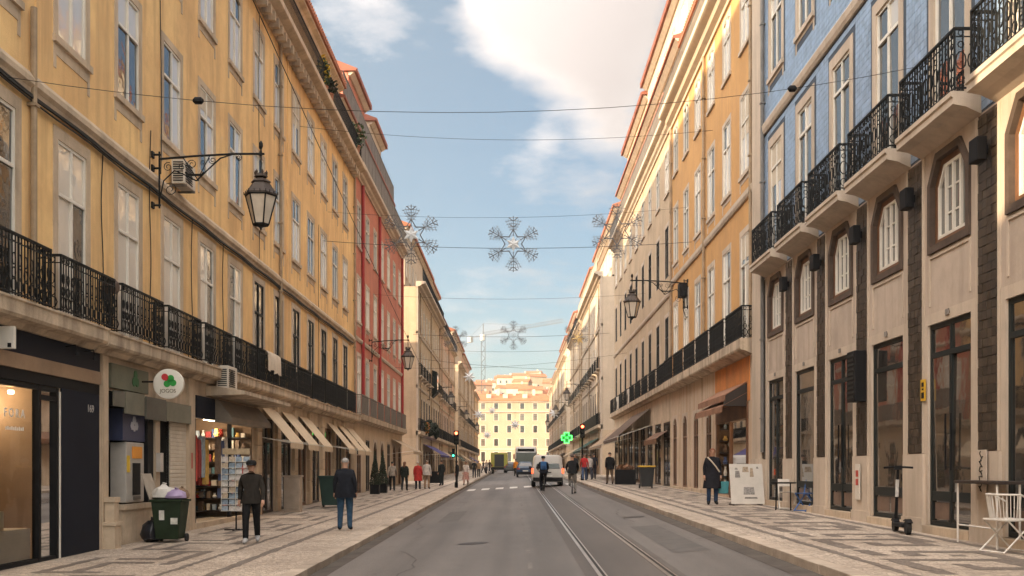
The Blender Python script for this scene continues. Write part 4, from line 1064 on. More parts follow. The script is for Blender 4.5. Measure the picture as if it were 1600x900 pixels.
for Y in colO:
    cas, frm, panes, one = window_set('small', .95, 1.6); c = link('attic_window', cas, R2.o, (-.8, R2.u(Y), 19.5)); link('frame', frm, c); link('pane', one, c); hs.append((R2.u(Y) - .52, R2.u(Y) + .52, 19.48, 21.15))
R2.wall(18.8, 22.2, pale, 'attic_wall', -.8, holes=hs); R2.band('attic_cornice', [(-.85, 21.8), (-.7, 21.8), (-.45, 22.05), (-.45, 22.2), (-.85, 22.2)], pale)
roof(R2, 'roof', -.8, 22.2, 0, R2.L, over=.5)
tr = MB()
for zc, t_ in ((20.0, .03), (19.0, .02)): tr.tube([(.42, .1, zc), (.42, R2.L - .1, zc)], t_, 5)
for k in range(int(R2.L / .13)): tr.box(.412, .428, .1 + k * .13, .116 + k * .13, 18.9, 20.0)
R2.part('terrace_railing', tr, greyrail)
# ground floor of the orange building: a shop under a folded brown awning, a plain cream part with four arched doors
sh2 = room(R2, 33.5, 38.7, R2.gz(35) + .1, 3.35, 2.0, mat('shop_brown', (.19, .12, .075), .9, .3, 1.5), 'shop_interior')
R2.part('shopfront_frame', MB().box(-.06, .04, R2.u(38.75), R2.u(38.55), 0, 3.4).box(-.06, .04, R2.u(33.65), R2.u(33.45), 0, 3.4).box(-.06, .05, R2.u(38.75), R2.u(33.45), 3.36, 3.9).box(-.05, .03, R2.u(36.4), R2.u(36.3), 0, 3.36), brown)
R2.part('shop_pane', MB().poly([(-.037, R2.u(33.7), R2.gz(35) + .3), (-.037, R2.u(36.25), R2.gz(35) + .3), (-.037, R2.u(36.25), 3.3), (-.037, R2.u(33.7), 3.3)]), glass_clear)
R2.part('stall_riser', rbox(R2, 33.66, 36.28, -.05, .04, 0, R2.gz(35) + .3), brown)
for k in range(46):
    x = rnd.choice((-1.6, -1.0, -.5)); Y = rnd.uniform(33.9, 38.3); z = R2.gz(35) + .12 + rnd.choice((.2, .7, 1.2, 1.7, 2.2)); w_, h_ = rnd.uniform(.08, .2), rnd.uniform(.2, .45)
    R2.part('shop_goods', MB().lathe([(w_ * .6, 0), (w_ * .9, h_ * .3), (w_ * .5, h_ * .7), (w_ * .6, h_)], (x, R2.u(Y), z), 8), pm_[(k * 5) % 9], parent=sh2)
for r_ in range(6):
    z = R2.gz(38) + .3 + r_ * .44
    R2.part('shelf_board', rbox(R2, 38.3, 38.66, -1.9, -.1, z - .03, z), dkwood, parent=sh2)
    for c_ in range(8):
        x = -1.8 + c_ * .22; h_ = rnd.uniform(.15, .36); w_ = rnd.uniform(.06, .1)
        R2.part('shop_goods', MB().lathe([(w_ * .7, 0), (w_, h_ * .3), (w_ * .5, h_ * .75), (w_ * .7, h_)], (x, R2.u(38.42), z + .002), 8), pm_[(r_ * 5 + c_ * 4) % 9], parent=sh2)
ld = bpy.data.lights.new('shop_lamp', 'POINT'); ld.energy = 26; ld.color = (1, .75, .48); ld.shadow_soft_size = .08
lo = bpy.data.objects.new('shop_lamp', ld); COL.objects.link(lo); lo.location = (XR + .9, 36, 3.1)
R2.part('ceiling_spot', MB().box(-.95, -.85, R2.u(36.4), R2.u(35.6), 3.25, 3.3), bulb, parent=sh2)
R2.part('orange_fascia', rbox(R2, 33.2, 38.9, -.03, .03, 3.92, 5.36), mat('orange_fascia', (.58, .22, .06), .85, .22, 1.0, .2, 22, .5, dirt=(.28, .14, .07), dirt_amt=.4))
baw = mat('brown_awning', (.26, .13, .075), .85, .2, 2, .2, 20)
for j, (zt, zo, pr) in enumerate(((4.55, 4.12, .75), (4.2, 3.75, .85))): awning(R2, 33.5, 38.5, zt, zo, pr, baw, .20, False)
R2.part('awning_side', MB().extrude([(.03, 4.5), (.74, 4.1), (.8, 3.74), (.03, 3.74)], 'y', R2.u(33.56), R2.u(33.52)), dkwood)
for Y in (40.3, 43.15, 46.0, 48.85): R2.window(Y, R2.gz(Y) + .12, 1.15, 3.2, 'archdoor', False, 'arched_door')
R2.part('plinth', MB().box(-.02, .12, 0, R2.u(39.3), -.2, R2.gz(45) + .12), stone)
R2.wall(-1, 5.4, mat('cream_ground', (.55, .43, .32), .9, .1, .6, .2, 22, .5, dirt=(.36, .22, .12), dirt_amt=.25), 'ground_floor_wall')
for Y in (41.75, 44.6, 47.4): R2.part('wall_strip', rbox(R2, Y - .05, Y + .05, -.02, .025, .9, 5.36), stone)

R3 = house('R', 49.85, 79.0, 'tall pale building with stacked terracotta eaves on the right', beige, stone, [(5.88, 3.4, 'P_dark'), (11.3, 2.5, 'P_dark'), (15.5, 2.1, 'P_arch')], 2.9, gtop=5.4, ctop=18.4, cstone=pstone, gw=2.35, gstyle=('shopdoor',),
    attic=[('rail', -.35, 1.1, greyrail, greyrail, 49, 79), ('mid', .8, 3.0, pale, eave, 49, 79), ('mid', .5, .6, pale, eave, 49, 79), ('top', .9, 3.4, pale, eave, 50.5, 66), ('top', 1.0, 3.0, cream, eave, 66.2, 79)])
R4 = house('R', 90.0, 117.0, 'whitish corner building past the side street with a green pharmacy cross', pale, cream, [(5.6, 3.2, 'P_dark'), (10.6, 2.5, 'P_far'), (14.8, 2.3, 'P_far')], 2.9, gtop=5.1, ctop=18.6, cstone=pstone, cout=.7, rail='scroll', bal2=True,
    attic=[('rail', -.45, 1.1, None, pstone, 90, 117), ('mid', .9, 3.0, pale, pstone, 90, 117), ('top', 1.6, 3.0, pale, terracotta, 92, 117)])
R4.part('corner_pilaster', rbox(R4, 90.0, 91.0, -.02, .14, -.5, 18.5), pstone)
R5 = house('R', 117.1, 143.0, 'cream building halfway down the right row', cream, beige, [(5.6, 3.2, 'P_dark'), (10.4, 2.4, 'P_far'), (14.4, 2.2, 'P_far')], 2.9, gtop=5.1, ctop=18.2, rail='plain', attic=[('rail', -.4, 1.0, None, iron, 117, 143), ('mid', .8, 3.2, pale, eave, 117, 143), ('top', 1.6, 3.2, cream, terracotta, 121, 141)], bal2=True)
R6 = house('R', 153.0, 180.0, 'pale building past the second side street on the right', pale, beige, [(5.6, 3.2, 'P_dark'), (10.4, 2.4, 'P_far'), (14.4, 2.2, 'P_far')], 2.9, gtop=5.1, ctop=18.4, rail='plain', attic=[('mid', .8, 3.2, cream, eave, 153, 180), ('top', 1.6, 3.0, pale, terracotta, 155, 178)], bal2=True)
R7 = house('R', 180.1, 208.0, 'beige building second from the far end of the right row', beige, stone, [(5.6, 3.2, 'P_dark'), (10.4, 2.4, 'P_far'), (14.4, 2.2, 'P_far')], 2.9, gtop=5.1, ctop=18.6, rail='plain', attic=[('mid', .8, 3.2, pale, eave, 180, 208), ('top', 1.6, 2.6, cream, terracotta, 182, 206)], bal2=True)
R8 = house('R', 208.1, 232.0, 'rose building at the far end of the right row', rosy, stone, [(5.6, 3.2, 'P_dark'), (10.4, 2.4, 'P_far'), (14.4, 2.2, 'P_far')], 2.9, gtop=5.1, ctop=18.0, rail='plain', attic=[('mid', .8, 3.0, cream, eave, 208, 232)], bal2=True)
dk_aw = mat('dark_brown_awning', (.10, .065, .045), .85, .2, 2)
awning(R3, 51.0, 56.0, 3.6, 3.2, .6, brown, .25, False); awning(R3, 57.5, 66.5, 5.1, 3.5, 1.9, dk_aw); awning(R3, 67, 78, 4.7, 3.3, 2.0, mat('tan_brown_awning', (.26, .18, .115), .85, .2, 2))
awning(R4, 92, 104, 4.5, 3.4, 1.8, green_aw); awning(R4, 106, 116, 4.2, 3.3, 1.5, dk_aw); awning(R5, 120, 132, 4.2, 3.3, 1.5, tan_aw); awning(R6, 156, 170, 4.2, 3.3, 1.5, dk_aw)
# long dark green balcony hoarding over the pharmacy
R4.part('balcony_screen', rbox(R4, 92, 116, .36, .40, 5.62, 6.6), dkgreen)

# ------------------------------------------------------------------ what closes the view: the house across the square, the hill
E = thing('end_building', 'sunlit cream building closing the far end of the street under an orange roof', 'building', (-30, 338, 0), -math.pi/2)   # local +x faces the camera, local +y runs right
EB = Building.__new__(Building); EB.side = 'L'; EB.Y0 = 0; EB.Y1 = 64; EB.L = 64; EB.o = E; EB.holes = []; EB.X = 0
eb0 = SLOPE * 338
lemon = mat('lemon_stucco', (.38, .29, .19), .9, .08, .3, 0, 22)
ecols = [2 + 4.3 * k for k in range(14)]
est = dict(stone=pstone, frame=greenframe, glass=glass_low, transom=.6, t=.22, dep=.25, bar=.1); STYLES['E'] = est
for z, h in ((eb0 + 1, 3.2), (eb0 + 6.2, 2.3), (eb0 + 10.6, 2.3), (eb0 + 14.6, 2.2), (eb0 + 18.4, 1.9)):
    for Y in ecols: EB.window(Y, z, 1.3, h, 'E')
EB.wall(0, eb0 + 21, lemon, depth=14)
for z in (eb0 + 17.2, eb0 + 20.7): EB.band('cornice', [(-.1, z), (.3, z), (.5, z + .3), (.5, z + .5), (-.1, z + .5)], pstone)
EB.band('string_course', [(-.1, eb0 + 5), (.15, eb0 + 5), (.15, eb0 + 5.3), (-.1, eb0 + 5.3)], pstone)
oroof = mat('orange_roof', (.36, .13, .055), .85, .15, .5, .3, 4)
EB.part('roof', MB().extrude([(.6, eb0 + 21.0), (.6, eb0 + 21.25), (-6.5, eb0 + 23.9), (-14, eb0 + 21.2)], 'y', -.5, 64.5), oroof)
for k, u in enumerate((8, 21, 26.5, 33, 44, 52)):
    dmr = MB().box(-3.4, -1.6, u - .8, u + .8, eb0 + 21.5, eb0 + 23.4); EB.part('dormer', dmr, pale)
    EB.part('chimney', MB().box(-5.4, -4.6, u + 3 - .5, u + 3 + .5, eb0 + 22.5, eb0 + 25.2), pale)
# ------------------------------------------------------------------ hill with houses, crane
def hillz(X, Y):
    z = 4 + max(0, min(1, (Y - 370) / 120)) * 27 + max(0, Y - 490) * .105 if Y < 730 else 4 + 27 + 240 * .105 - (Y - 730) * .05
    return z + 2.5 * math.sin(X * .05 + 1) + 1.5 * math.sin(Y * .06 + X * .03)
mb = MB(); nx, ny = 36, 30
for j in range(ny + 1):
    for i in range(nx + 1):
        X, Y = -180 + 360 * i / nx, 370 + 480 * j / ny; mb.v.append((X, Y, hillz(X, Y)))
mb.f = [(j*(nx+1)+i, j*(nx+1)+i+1, (j+1)*(nx+1)+i+1, (j+1)*(nx+1)+i) for j in range(ny) for i in range(nx)]
struct(mb.build('hill', mat('hill_ground', (.20, .17, .09), .95, .35, .06, dirt=(.08, .09, .04), dirt_amt=.6), smooth=True))
hq = random.Random(21)
hm = [mat('hill_white', (.52, .45, .36), .9, .06, .3), mat('hill_cream', (.42, .32, .21), .9, .06, .3), mat('hill_rose', (.34, .22, .145), .9, .06, .3)]
word = ['leftmost', 'left', 'middle', 'right', 'rightmost']
lab_h = []
hs_ = []
for row, (Yr, n, zoff) in enumerate(((455, 7, 0), (505, 7, 0), (560, 7, 0), (620, 6, 0), (680, 6, 0))):
    for k in range(n):
        X = -27 + 52 * (k + .5) / n * (1 + row * .09) + hq.uniform(-2.5, 2.5); hs_.append((row, k, X, Yr + hq.uniform(-14, 14)))
rown = ['lowest', 'second lowest', 'middle', 'second highest', 'highest']; ordn = ['first', 'second', 'third', 'fourth', 'fifth', 'sixth', 'seventh']
for row, k, X, Y in hs_:
    w, d, h = hq.uniform(6, 10.5), hq.uniform(6, 9), hq.uniform(5.5, 11)
    mi = hq.choice((0, 0, 1, 1, 2)); col = ('white', 'cream', 'rose')[mi]
    t = thing('hillside_house', '%s hill house, %s from left in the %s row' % (col, ordn[k], rown[row]), 'house', (X, Y, hillz(X, Y) - 2.5), hq.uniform(-.35, .35), 'houses on the hill')
    h += 2.5
    MB().box(-w/2, w/2, -d/2, d/2, 0, h).build('wall', hm[mi], t)
    rs = hq.uniform(1.4, 2.4)
    MB().extrude([(-d/2 - .4, h), (-d/2 - .4, h + .2), (0, h + rs), (d/2 + .4, h + .2), (d/2 + .4, h)], 'x', -w/2 - .3, w/2 + .3).build('roof', oroof, t)
    wm_ = MB().box(-.45, .45, -.06, .06, 0, 1.5).mesh('window', glass_low)
    nwin = int(w / 2.6)
    for fl in range(int((h - 3) / 3)):
        for q in range(nwin): link('window', wm_, t, (-w/2 + w * (q + .5) / nwin, -d/2, 3.2 + fl * 3))
    MB().box(w*.2, w*.2 + .8, -.4, .4, h + .3, h + rs + 1).build('chimney', hm[0], t)
# convent on the crest
t = thing('hilltop_building', 'long pale building with orange roof on the crest of the hill', 'building', (19, 700, hillz(19, 700) - 3))
MB().box(-9, 9, -5, 5, 0, 9).build('wall', hm[1], t); MB().extrude([(-5.6, 9), (-5.6, 9.3), (0, 12.4), (5.6, 9.3), (5.6, 9)], 'x', -9.6, 9.6).build('roof', oroof, t)
for q in range(5): MB().box(-.6, .6, -.06, .06, 0, 1.6).build('window', glass_low, t, (-7 + q * 3.5, -5, 5))
t = thing('hilltop_wall', 'long pale stone rampart along the crest of the hill', 'wall', (-10, 715, hillz(-10, 715) - 3)); MB().box(-30, 18, -1, 1, 0, 7.5).build('rampart', hm[1], t)
mm = MB()
for q in range(24): mm.box(-30 + q * 2, -29 + q * 2, -1, 1, 7.5, 8.4)
mm.build('merlons', hm[1], t)
# trees on the hill
tq = random.Random(4)
for k, (X, Y) in enumerate(((-3, 600), (-8, 575), (3, 640), (10, 655), (-16, 640), (15, 600), (1, 668))):
    z = hillz(X, Y); r_ = tq.uniform(3.2, 5)
    t = thing('hillside_tree', 'dark tree between the hillside houses, number %d from the left'.replace('number %d', ordn[sorted(range(7), key=lambda i: ((-3/600, -8/575, 3/640, 10/655, -16/640, 15/600, 1/668)[i])).index(k)]), 'tree', (X, Y, z), 0, 'trees on the hill')
    tk = MB().tube([(0, 0, -1), (.1, 0, 2.5), (0, .1, 5)], [.4, .3, .15], 7)
    for a in range(4): tk.tube([(0, 0, 2.5 + a * .4), (1.6 * math.cos(a * 1.7), 1.6 * math.sin(a * 1.7), 5 + a * .3)], [.16, .06], 5)
    tk.build('trunk', dkwood, t)
    foliage('crown', leafm, t, (0, 0, 5.2), r_, 900, .38, (1, 1, .8), 60 + k)
# tower crane
t = thing('tower_crane', 'tall grey tower crane rising behind the end of the street', 'crane', (-13.7, 430, 4))
cr = mat('crane_grey', (.11, .11, .115), .6, .1, 1)
m_ = MB(); H = 53.5
for sx in (-.8, .8):
    for sy in (-.8, .8): m_.tube([(sx, sy, 0), (sx, sy, H)], .13, 4)
for k in range(27):
    z = k * 2
    for (a, b) in (((-.8, -.8), (.8, -.8)), ((.8, -.8), (.8, .8)), ((-.8, .8), (.8, .8)), ((-.8, -.8), (-.8, .8))):
        p, q = (a, b) if k % 2 else (b, a); m_.tube([(*p, z), (*q, z + 2)], .07, 3)
m_.build('mast', cr, t)
ax = Vector((31.3, -39, 0)); Lj = ax.length; ax.normalize()
ang = math.atan2(ax.y, ax.x)
j = MB()
for (y, z) in ((-.6, 0), (.6, 0), (0, 1.3)): j.tube([(-10 if z == 0 else 0, y, z), (Lj, y, z)], .07, 4)
k = 0
while k * 1.6 < Lj: x = k * 1.6; [j.tube([(x, s_, 0), (x + .8, 0, 1.3), (x + 1.6, s_, 0)], .035, 3) for s_ in (-.6, .6)]; k += 1
j.build('jib', cr, t, (0, 0, H), rotz=ang)
MB().tube([(0, 0, 0), (0, 0, 5)], .25, 4).build('tower_head', cr, t, (0, 0, H))
MB().tube([(0, 0, 5), (Lj * .6, 0, 1.3)], .05, 3).tube([(0, 0, 5), (-10, 0, 0)], .05, 3).build('tie_bar', cr, t, (0, 0, H), rotz=ang)
MB().box(-10.4, -8, -.7, .7, -2, .3).build('counterweight', mat('concrete_grey', (.35, .34, .32), .9, .1, 1), t, (0, 0, H), rotz=ang)
MB().box(.9, 2.2, -2.2, -.9, -2.2, .2).build('cabin', white, t, (0, 0, H), rotz=ang)

# ------------------------------------------------------------------ lanterns on wall brackets
lglass = mat('frosted_glass', (.62, .54, .44), .25, .08, 4, spec=.5)
def spiral(c, r0, turns, a0, sgn=1, n=14):
    return [(c[0] + r0 * (1 - .75 * i / n) * math.cos(a0 + sgn * turns * 2 * math.pi * i / n), 0, c[1] + r0 * (1 - .75 * i / n) * math.sin(a0 + sgn * turns * 2 * math.pi * i / n)) for i in range(n + 1)]
def lantern_meshes(arm):
    b = MB()
    b.tube([(0, 0, .05), (0, 0, -1.25)], .022, 6); 
    for z in (-.02, -.33, -1.18): b.tube([(-.16, 0, z), (.03, 0, z)], .025, 6); b.box(-.17, -.13, -.07, .07, z - .07, z + .07)
    b.tube([(0, 0, -.12), (arm * .35, 0, -.05), (arm * .75, 0, 0), (arm + .08, 0, .0)], .026, 6)
    b.tube([(.02, 0, -1.0), (.1, 0, -.62), (.35, 0, -.38), (.62, 0, -.5), (.85, 0, -.62)], .016, 5)
    b.tube([(.85, 0, -.62), (1.05, 0, -.42), (arm * .6, 0, -.1), (arm * .72, 0, -.01)], .018, 5)
    b.tube([(.55, 0, -.1), (.9, 0, -.62)], .012, 5); b.tube([(1.15, 0, -.06), (.92, 0, -.5)], .012, 5)
    for c, r_, a0, sg in (((.2, -.30), .11, 1.2, 1), ((.25, -.82), .16, 2.2, -1), ((.52, -.30), .09, 0, 1), ((1.22, -.15), .09, 2.5, 1), ((.75, -.24), .12, 4, -1), ((arm * .78, -.09), .08, 1.5, -1), ((1.0, -.2), .07, 0, -1)):
        b.tube(spiral(c, r_, 1.5, a0, sg), .010, 4)
    b.tube([(.6, 0, -.42), (.66, 0, -.48), (.98, 0, -.48), (1.02, 0, -.42)], .03, 5)
    drop = MB().tube([(arm, 0, .02), (arm, 0, -.55)], .018, 6)
    drop.lathe([(.012, .30), (.045, .24), (.05, .17), (.02, .10), (.03, .02), (.03, -.04), (.015, -.06)], (arm, 0, 0), 8)
    c = (arm, 0, 0); n = 6
    hood = MB().lathe([(.03, -.45), (.14, -.47), (.16, -.53), (.10, -.56), (.17, -.60), (.22, -.63), (.23, -.66), (.20, -.67), (.355, -.90), (.385, -.92), (.385, -.96), (.33, -.965)], c, n)
    for q in range(6):
        a = 2 * math.pi * q / 6; hood.lathe([(.006, -.38), (.028, -.43), (.02, -.48)], (arm + .13 * math.cos(a), .13 * math.sin(a), 0), 5)
    cage = MB()
    for q in range(n):
        a, a2 = 2*math.pi*q/n, 2*math.pi*(q+1)/n
        P = lambda a_, r_, z: (arm + r_ * math.cos(a_), r_ * math.sin(a_), z)
        cage.tube([P(a, .355, -.96), P(a, .18, -1.62)], .018, 5)
        for r_, z in ((.355, -.97), (.18, -1.62)): cage.tube([P(a, r_, z), P(a2, r_, z)], .020, 5)
        for f_ in (0, .33, .66): p_ = Vector(P(a, .39, -.94)).lerp(Vector(P(a2, .39, -.94)), f_); cage.tube([p_, p_ + Vector((0, 0, .06))], .012, 4)
    cage.lathe([(.18, -1.62), (.185, -1.645), (.08, -1.67), (.03, -1.70), (.012, -1.76)], c, 8)
    pane = MB().poly([(.300, -.17, -.97), (.300, .17, -.97), (.148, .083, -1.62), (.148, -.083, -1.62)])
    return b.mesh('bracket', iron), drop.mesh('hanger', iron), hood.mesh('hood', mat('lantern_hood', (.05, .035, .026), .5, .25, 5)), cage.mesh('cage', iron), pane.mesh('pane', lglass)
LM = {}
def lantern(side, Y, z, arm, label, sc=1.0):
    if arm not in LM: LM[arm] = lantern_meshes(arm)
    t = thing('street_lantern', label, 'street lamp', ((XL + .17) if side == 'L' else (XR - .17), Y, z), 0 if side == 'L' else math.pi, 'lanterns on wall brackets')
    b, d, h, c, p = LM[arm]
    link('bracket', b, t); link('hanger', d, t); link('hood', h, t); link('cage', c, t)
    for q in range(6): link('pane', p, t, (arm, 0, 0), math.pi / 6 + q * math.pi / 3)
    return t
lantern('L', 23.5, 8.92, 2.33, 'large black iron lantern hanging in front of the ochre wall, nearest on the left')
lantern('L', 58.2, 9.0, 2.05, 'lantern on a scrolled bracket in front of the red building')
lantern('R', 45.2, 10.0, 2.3, 'lantern on a bracket in front of the orange building, nearest on the right')
lantern('L', 97, 9.4, 2.05, 'lantern in front of the cream corner building on the left'); lantern('L', 127, 9.4, 2.05, 'lantern in front of the pale rose building')
lantern('L', 162, 9.4, 2.05, 'farthest lantern on the left row'); lantern('R', 103, 10.2, 2.3, 'lantern above the green pharmacy cross on the right'); lantern('R', 131, 10.2, 2.3, 'lantern in front of the cream right building past the cross')
lantern('R', 166, 10.2, 2.3, 'farthest lantern on the right row')
# control box at the right lantern
t = thing('junction_box', 'black box fixed at the wall end of the right lantern bracket', 'wall box', (XR - .02, 45.5, 9.3), math.pi); MB().box(0, .35, -.3, .3, 0, .62).build('box_body', black, t, bevel=.03); MB().tube([(.15, 0, 0), (.15, 0, -.5), (.05, .1, -.9)], .02, 5).build('box_cable', cable, t)

# ------------------------------------------------------------------ air conditioners
acw = mat('ac_white', (.58, .52, .44), .6, .1, 3, dirt=(.35, .3, .25), dirt_amt=.3)
def aircon(side, Y, z, label, w=.82, h=.58, x=.08):
    t = thing('air_conditioner', label, 'air conditioner', (XL + x if side == 'L' else XR - x, Y, z), 0 if side == 'L' else math.pi, 'air conditioners on the facades')
    MB().box(0, .32, -w/2, w/2, 0, h).build('casing', acw, t, bevel=.015)
    gr = MB()
    for q in range(9): gr.box(.322, .332, -w/2 + .06, w/2 - .26, .06 + q * .055, .085 + q * .055)
    for q in range(9): gr.box(.04, .28, -w/2 - .012, -w/2 - .002, .06 + q * .055, .085 + q * .055)
    gr.build('grille', black, t); MB().lathe([(.20, 0), (.20, .006)], (.322, -.08, h/2), 16, 'x').build('fan_guard', mat('ac_dark', (.08, .075, .07), .6, .1, 4), t)
    MB().box(-.1, .34, -w/2 + .08, -w/2 + .12, -.05, -.002).box(-.1, .34, w/2 - .12, w/2 - .08, -.05, -.002).build('bracket', greyrail, t)
    return t
aircon('L', 25.0, 8.55, 'air conditioner behind the large lantern bracket on the ochre wall')
aircon('L', 28.15, 3.87, 'air conditioner on the canopy of the souvenir shop', .9, .62, .25)
aircon('R', 66, 5.9, 'white air conditioner on the balcony of the tall pale building', 1.0, .9)
aircon('R', 73, 5.9, 'farther air conditioner on the balcony of the tall pale building', 1.0, .9)
t = thing('wall_fan', 'small round vent drum behind the balcony railing on the ochre wall', 'vent', (XL + .02, 20.72, 5.15)); MB().lathe([(.13, 0), (.14, .05), (.14, .24), (.1, .28)], (0, 0, .22), 12, 'x').build('drum', mat('vent_brown', (.12, .08, .06), .6, .2, 4), t, smooth=True); MB().tube([(.02, -.28 * math.cos(a), .18 + .28 * math.sin(a)) for a in [math.pi * i / 10 for i in range(11)]], .016, 5).build('vent_cable', cable, t)
t = thing('draped_cloth', 'pale cloth hung over the balcony railing of the ochre building', 'cloth', (XL + .36, 33.6, 5.47)); c_ = MB(); nq = 14
for i in range(nq + 1):
    y = -.85 + 1.7 * i / nq; dx = .03 * math.sin(i * 1.4)
    c_.v += [(-.05, y, -.25), (0.0, y, .02), (.06 + dx, y, -.05), (.075 + dx, y, -.35), (.07 + dx * 1.5, y, -.62 - .05 * math.sin(i))]
for i in range(nq):
    for k in range(4): a = i * 5 + k; c_.f.append((a, a + 1, a + 6, a + 5))
c_.build('cloth', mat('pale_cloth', (.62, .53, .42), .9, .1, 3), t, smooth=True)

# ------------------------------------------------------------------ Christmas snowflakes and wires
metalf = mat('snowflake_metal', (.10, .10, .105), .5, .1, 3); meshm = mat('snowflake_net', (.16, .155, .15), .6, .1, 3)
def snowflake_meshes():
    fr, net, st = MB(), MB(), MB()
    def P(r_, a): return (r_ * math.sin(a), 0, r_ * math.cos(a))
    for k in range(6):
        a = k * math.pi / 3
        fr.tube([P(.34, a), P(1.2, a)], .022, 4)
        for r0, L_ in ((.98, .24), (.72, .22)):
            for s_ in (-1, 1):
                p = P(r0, a); q = Vector(p) + Vector((math.sin(a + s_ * .9), 0, math.cos(a + s_ * .9))) * L_; fr.tube([p, q], .02, 4)
        for j in range(5):             # fan-shaped net at the tip
            net.tube([P(.62 + j * .13, a + (t_ - 3) / 3 * (.30 + .02 * j) * (1 if j < 4 else .5)) for t_ in range(7)], .011, 3)
        for t_ in range(-3, 4): net.tube([P(.60, a + t_ * .05), P(1.16 - abs(t_) * .03, a + t_ * .105)], .010, 3)
        a2 = a + math.pi / 6
        st.tube([P(.62, a), P(.36, a2)], .026, 4); st.tube([P(.36, a2), P(.62, a + math.pi / 3)], .026, 4)
        net.tube([P(.40, a), P(.40, a + math.pi / 3)], .007, 3); net.tube([P(.22, a), P(.22, a + math.pi / 3)], .007, 3); net.tube([P(0, a), P(.5, a)], .007, 3); net.tube([P(0, a2), P(.36, a2)], .007, 3)
    return fr.mesh('arms', metalf), net.mesh('net', meshm), st.mesh('star_frame', metalf)
SF = snowflake_meshes()
core = mat('snowflake_core', (.55, .58, .60), .4, .1, 5)
cm0 = MB()
for k in range(12):
    a, a2 = math.pi * k / 6, math.pi * (k + 1) / 6; r1, r2 = (.34, .17) if k % 2 == 0 else (.17, .34)
    for s_ in (-1, 1): cm0.poly([(0, s_ * .05, 0), (r1 * math.sin(a), 0, r1 * math.cos(a)), (r2 * math.sin(a2), 0, r2 * math.cos(a2))])
corem = cm0.mesh('core', core)
def snowflake(X, Y, z, label, s_=1., core_on=False, turn=0.):
    t = thing('snowflake_decoration', label, 'decoration', (X, Y, z), turn, 'snowflake decorations over the street'); t.scale = (s_, s_, s_)
    link('arms', SF[0], t); link('net', SF[1], t); link('star_frame', SF[2], t)
    if core_on: link('core', corem, t)
    return t
snowflake(-.11, 44.02, 11.35, 'snowflake hanging in the middle of the nearest string over the street', 1.0, True)
snowflake(-4.5, 44.02, 11.75, 'snowflake at the left end of the nearest string, in front of the red facade', 1.08, True, .12)
snowflake(4.35, 44.02, 11.9, 'snowflake at the right end of the nearest string, before the pale cornices', 1.0, False, -.1)
snowflake(-.2, 83, 12.5, 'smaller-looking snowflake in the middle of the second string', 1.0)
snowflake(-4.9, 83, 12.2, 'snowflake at the left end of the second string', .9); snowflake(4.9, 83, 12.6, 'snowflake at the right end of the second string', .9)
# stars on the strings farther down
sm_ = MB()
for k in range(16):
    a, a2 = math.pi * k / 8, math.pi * (k + 1) / 8; r1, r2 = (.75, .32) if k % 2 == 0 else (.32, .75)
    for s_ in (-1, 1): sm_.poly([(0, s_ * .13, 0), (r1 * math.sin(a), 0, r1 * math.cos(a)), (r2 * math.sin(a2), 0, r2 * math.cos(a2))])
goldm = mat('star_gold', (.62, .42, .16), .4, .1, 3); silv = mat('star_silver', (.66, .66, .66), .35, .1, 3)
sg_, ss_ = sm_.mesh('star_body', goldm), sm_.mesh('star_body', silv)
for X, Y, z, m, lb in ((-5.1, 112, 11.7, ss_, 'silver star hanging before the left row beyond the snowflakes'), (6.6, 108, 15.4, sg_, 'gold star hanging before the whitish corner building'), (-.1, 131, 7.3, ss_, 'silver star in the middle of the third string'), (4.9, 131, 8.8, ss_, 'silver star at the right of the third string'), (-4.8, 131, 8.6, ss_, 'silver star at the left of the third string'), (-3.9, 168, 11.2, ss_, 'silver star at the left of the farthest string'), (-4.2, 150, 6.6, ss_, 'low silver star by the left row far down the street')):
    t = thing('star_decoration', lb, 'decoration', (X, Y, z), 0, 'star decorations over the street'); link('star_body', m, t)
    MB().tube([(0, 0, .7), (0, 0, 1.6)], .02, 4).build('hanger', metalf, t)
def wire(p, q, sag, label, r_=.014, beads=()):
    n = 16; p, q = Vector(p), Vector(q)
    pts = [p.lerp(q, i / n) - Vector((0, 0, sag * 4 * (i / n) * (1 - i / n))) for i in range(n + 1)]
    t = thing('span_wire', label, 'wire', tuple(p)); MB().tube([x - p for x in pts], r_ * .6, 5).build('wire', cable, t)
    for f in beads:
        x = p.lerp(q, f) - Vector((0, 0, sag * 4 * f * (1 - f))) - p; MB().tube([x - (q - p).normalized() * .09, x - (q - p).normalized() * .05, x + (q - p).normalized() * .05, x + (q - p).normalized() * .09], [.02, .06, .06, .02], 8).build('insulator', black, t)
wire((XL, 16.6, 8.06), (XR, 19.5, 9.34), .72, 'thin overhead wire crossing the street nearest the camera, with two insulators', .009, (.19, .846))
wire((XL, 44.3, 11.55), (XR, 44.3, 11.5), .30, 'wire carrying the nearest three snowflakes', .018)
wire((XL, 39.5, 14.9), (XR, 39.5, 14.75), .45, 'wire crossing the sky above the nearest snowflakes', .013)
wire((XL, 45.5, 13.1), (XR, 45.5, 13.3), .35, 'second wire close above the nearest snowflakes', .011)
wire((XL, 83.2, 12.6), (XR, 83.2, 12.7), .25, 'wire carrying the second string of snowflakes', .022)
wire((XL, 60, 11.9), (XR, 60, 11.95), .3, 'faint wire between the two snowflake strings', .012)
wire((XL, 86.5, 11.0), (XR, 92, 10.6), .3, 'wire below the second snowflake string', .022); wire((XL, 131, 10.4), (XR, 131, 10.6), .4, 'wire carrying the silver stars', .022); wire((XL, 104, 13.8), (XR, 104, 13.9), .3, 'wire behind the second snowflake string', .02)
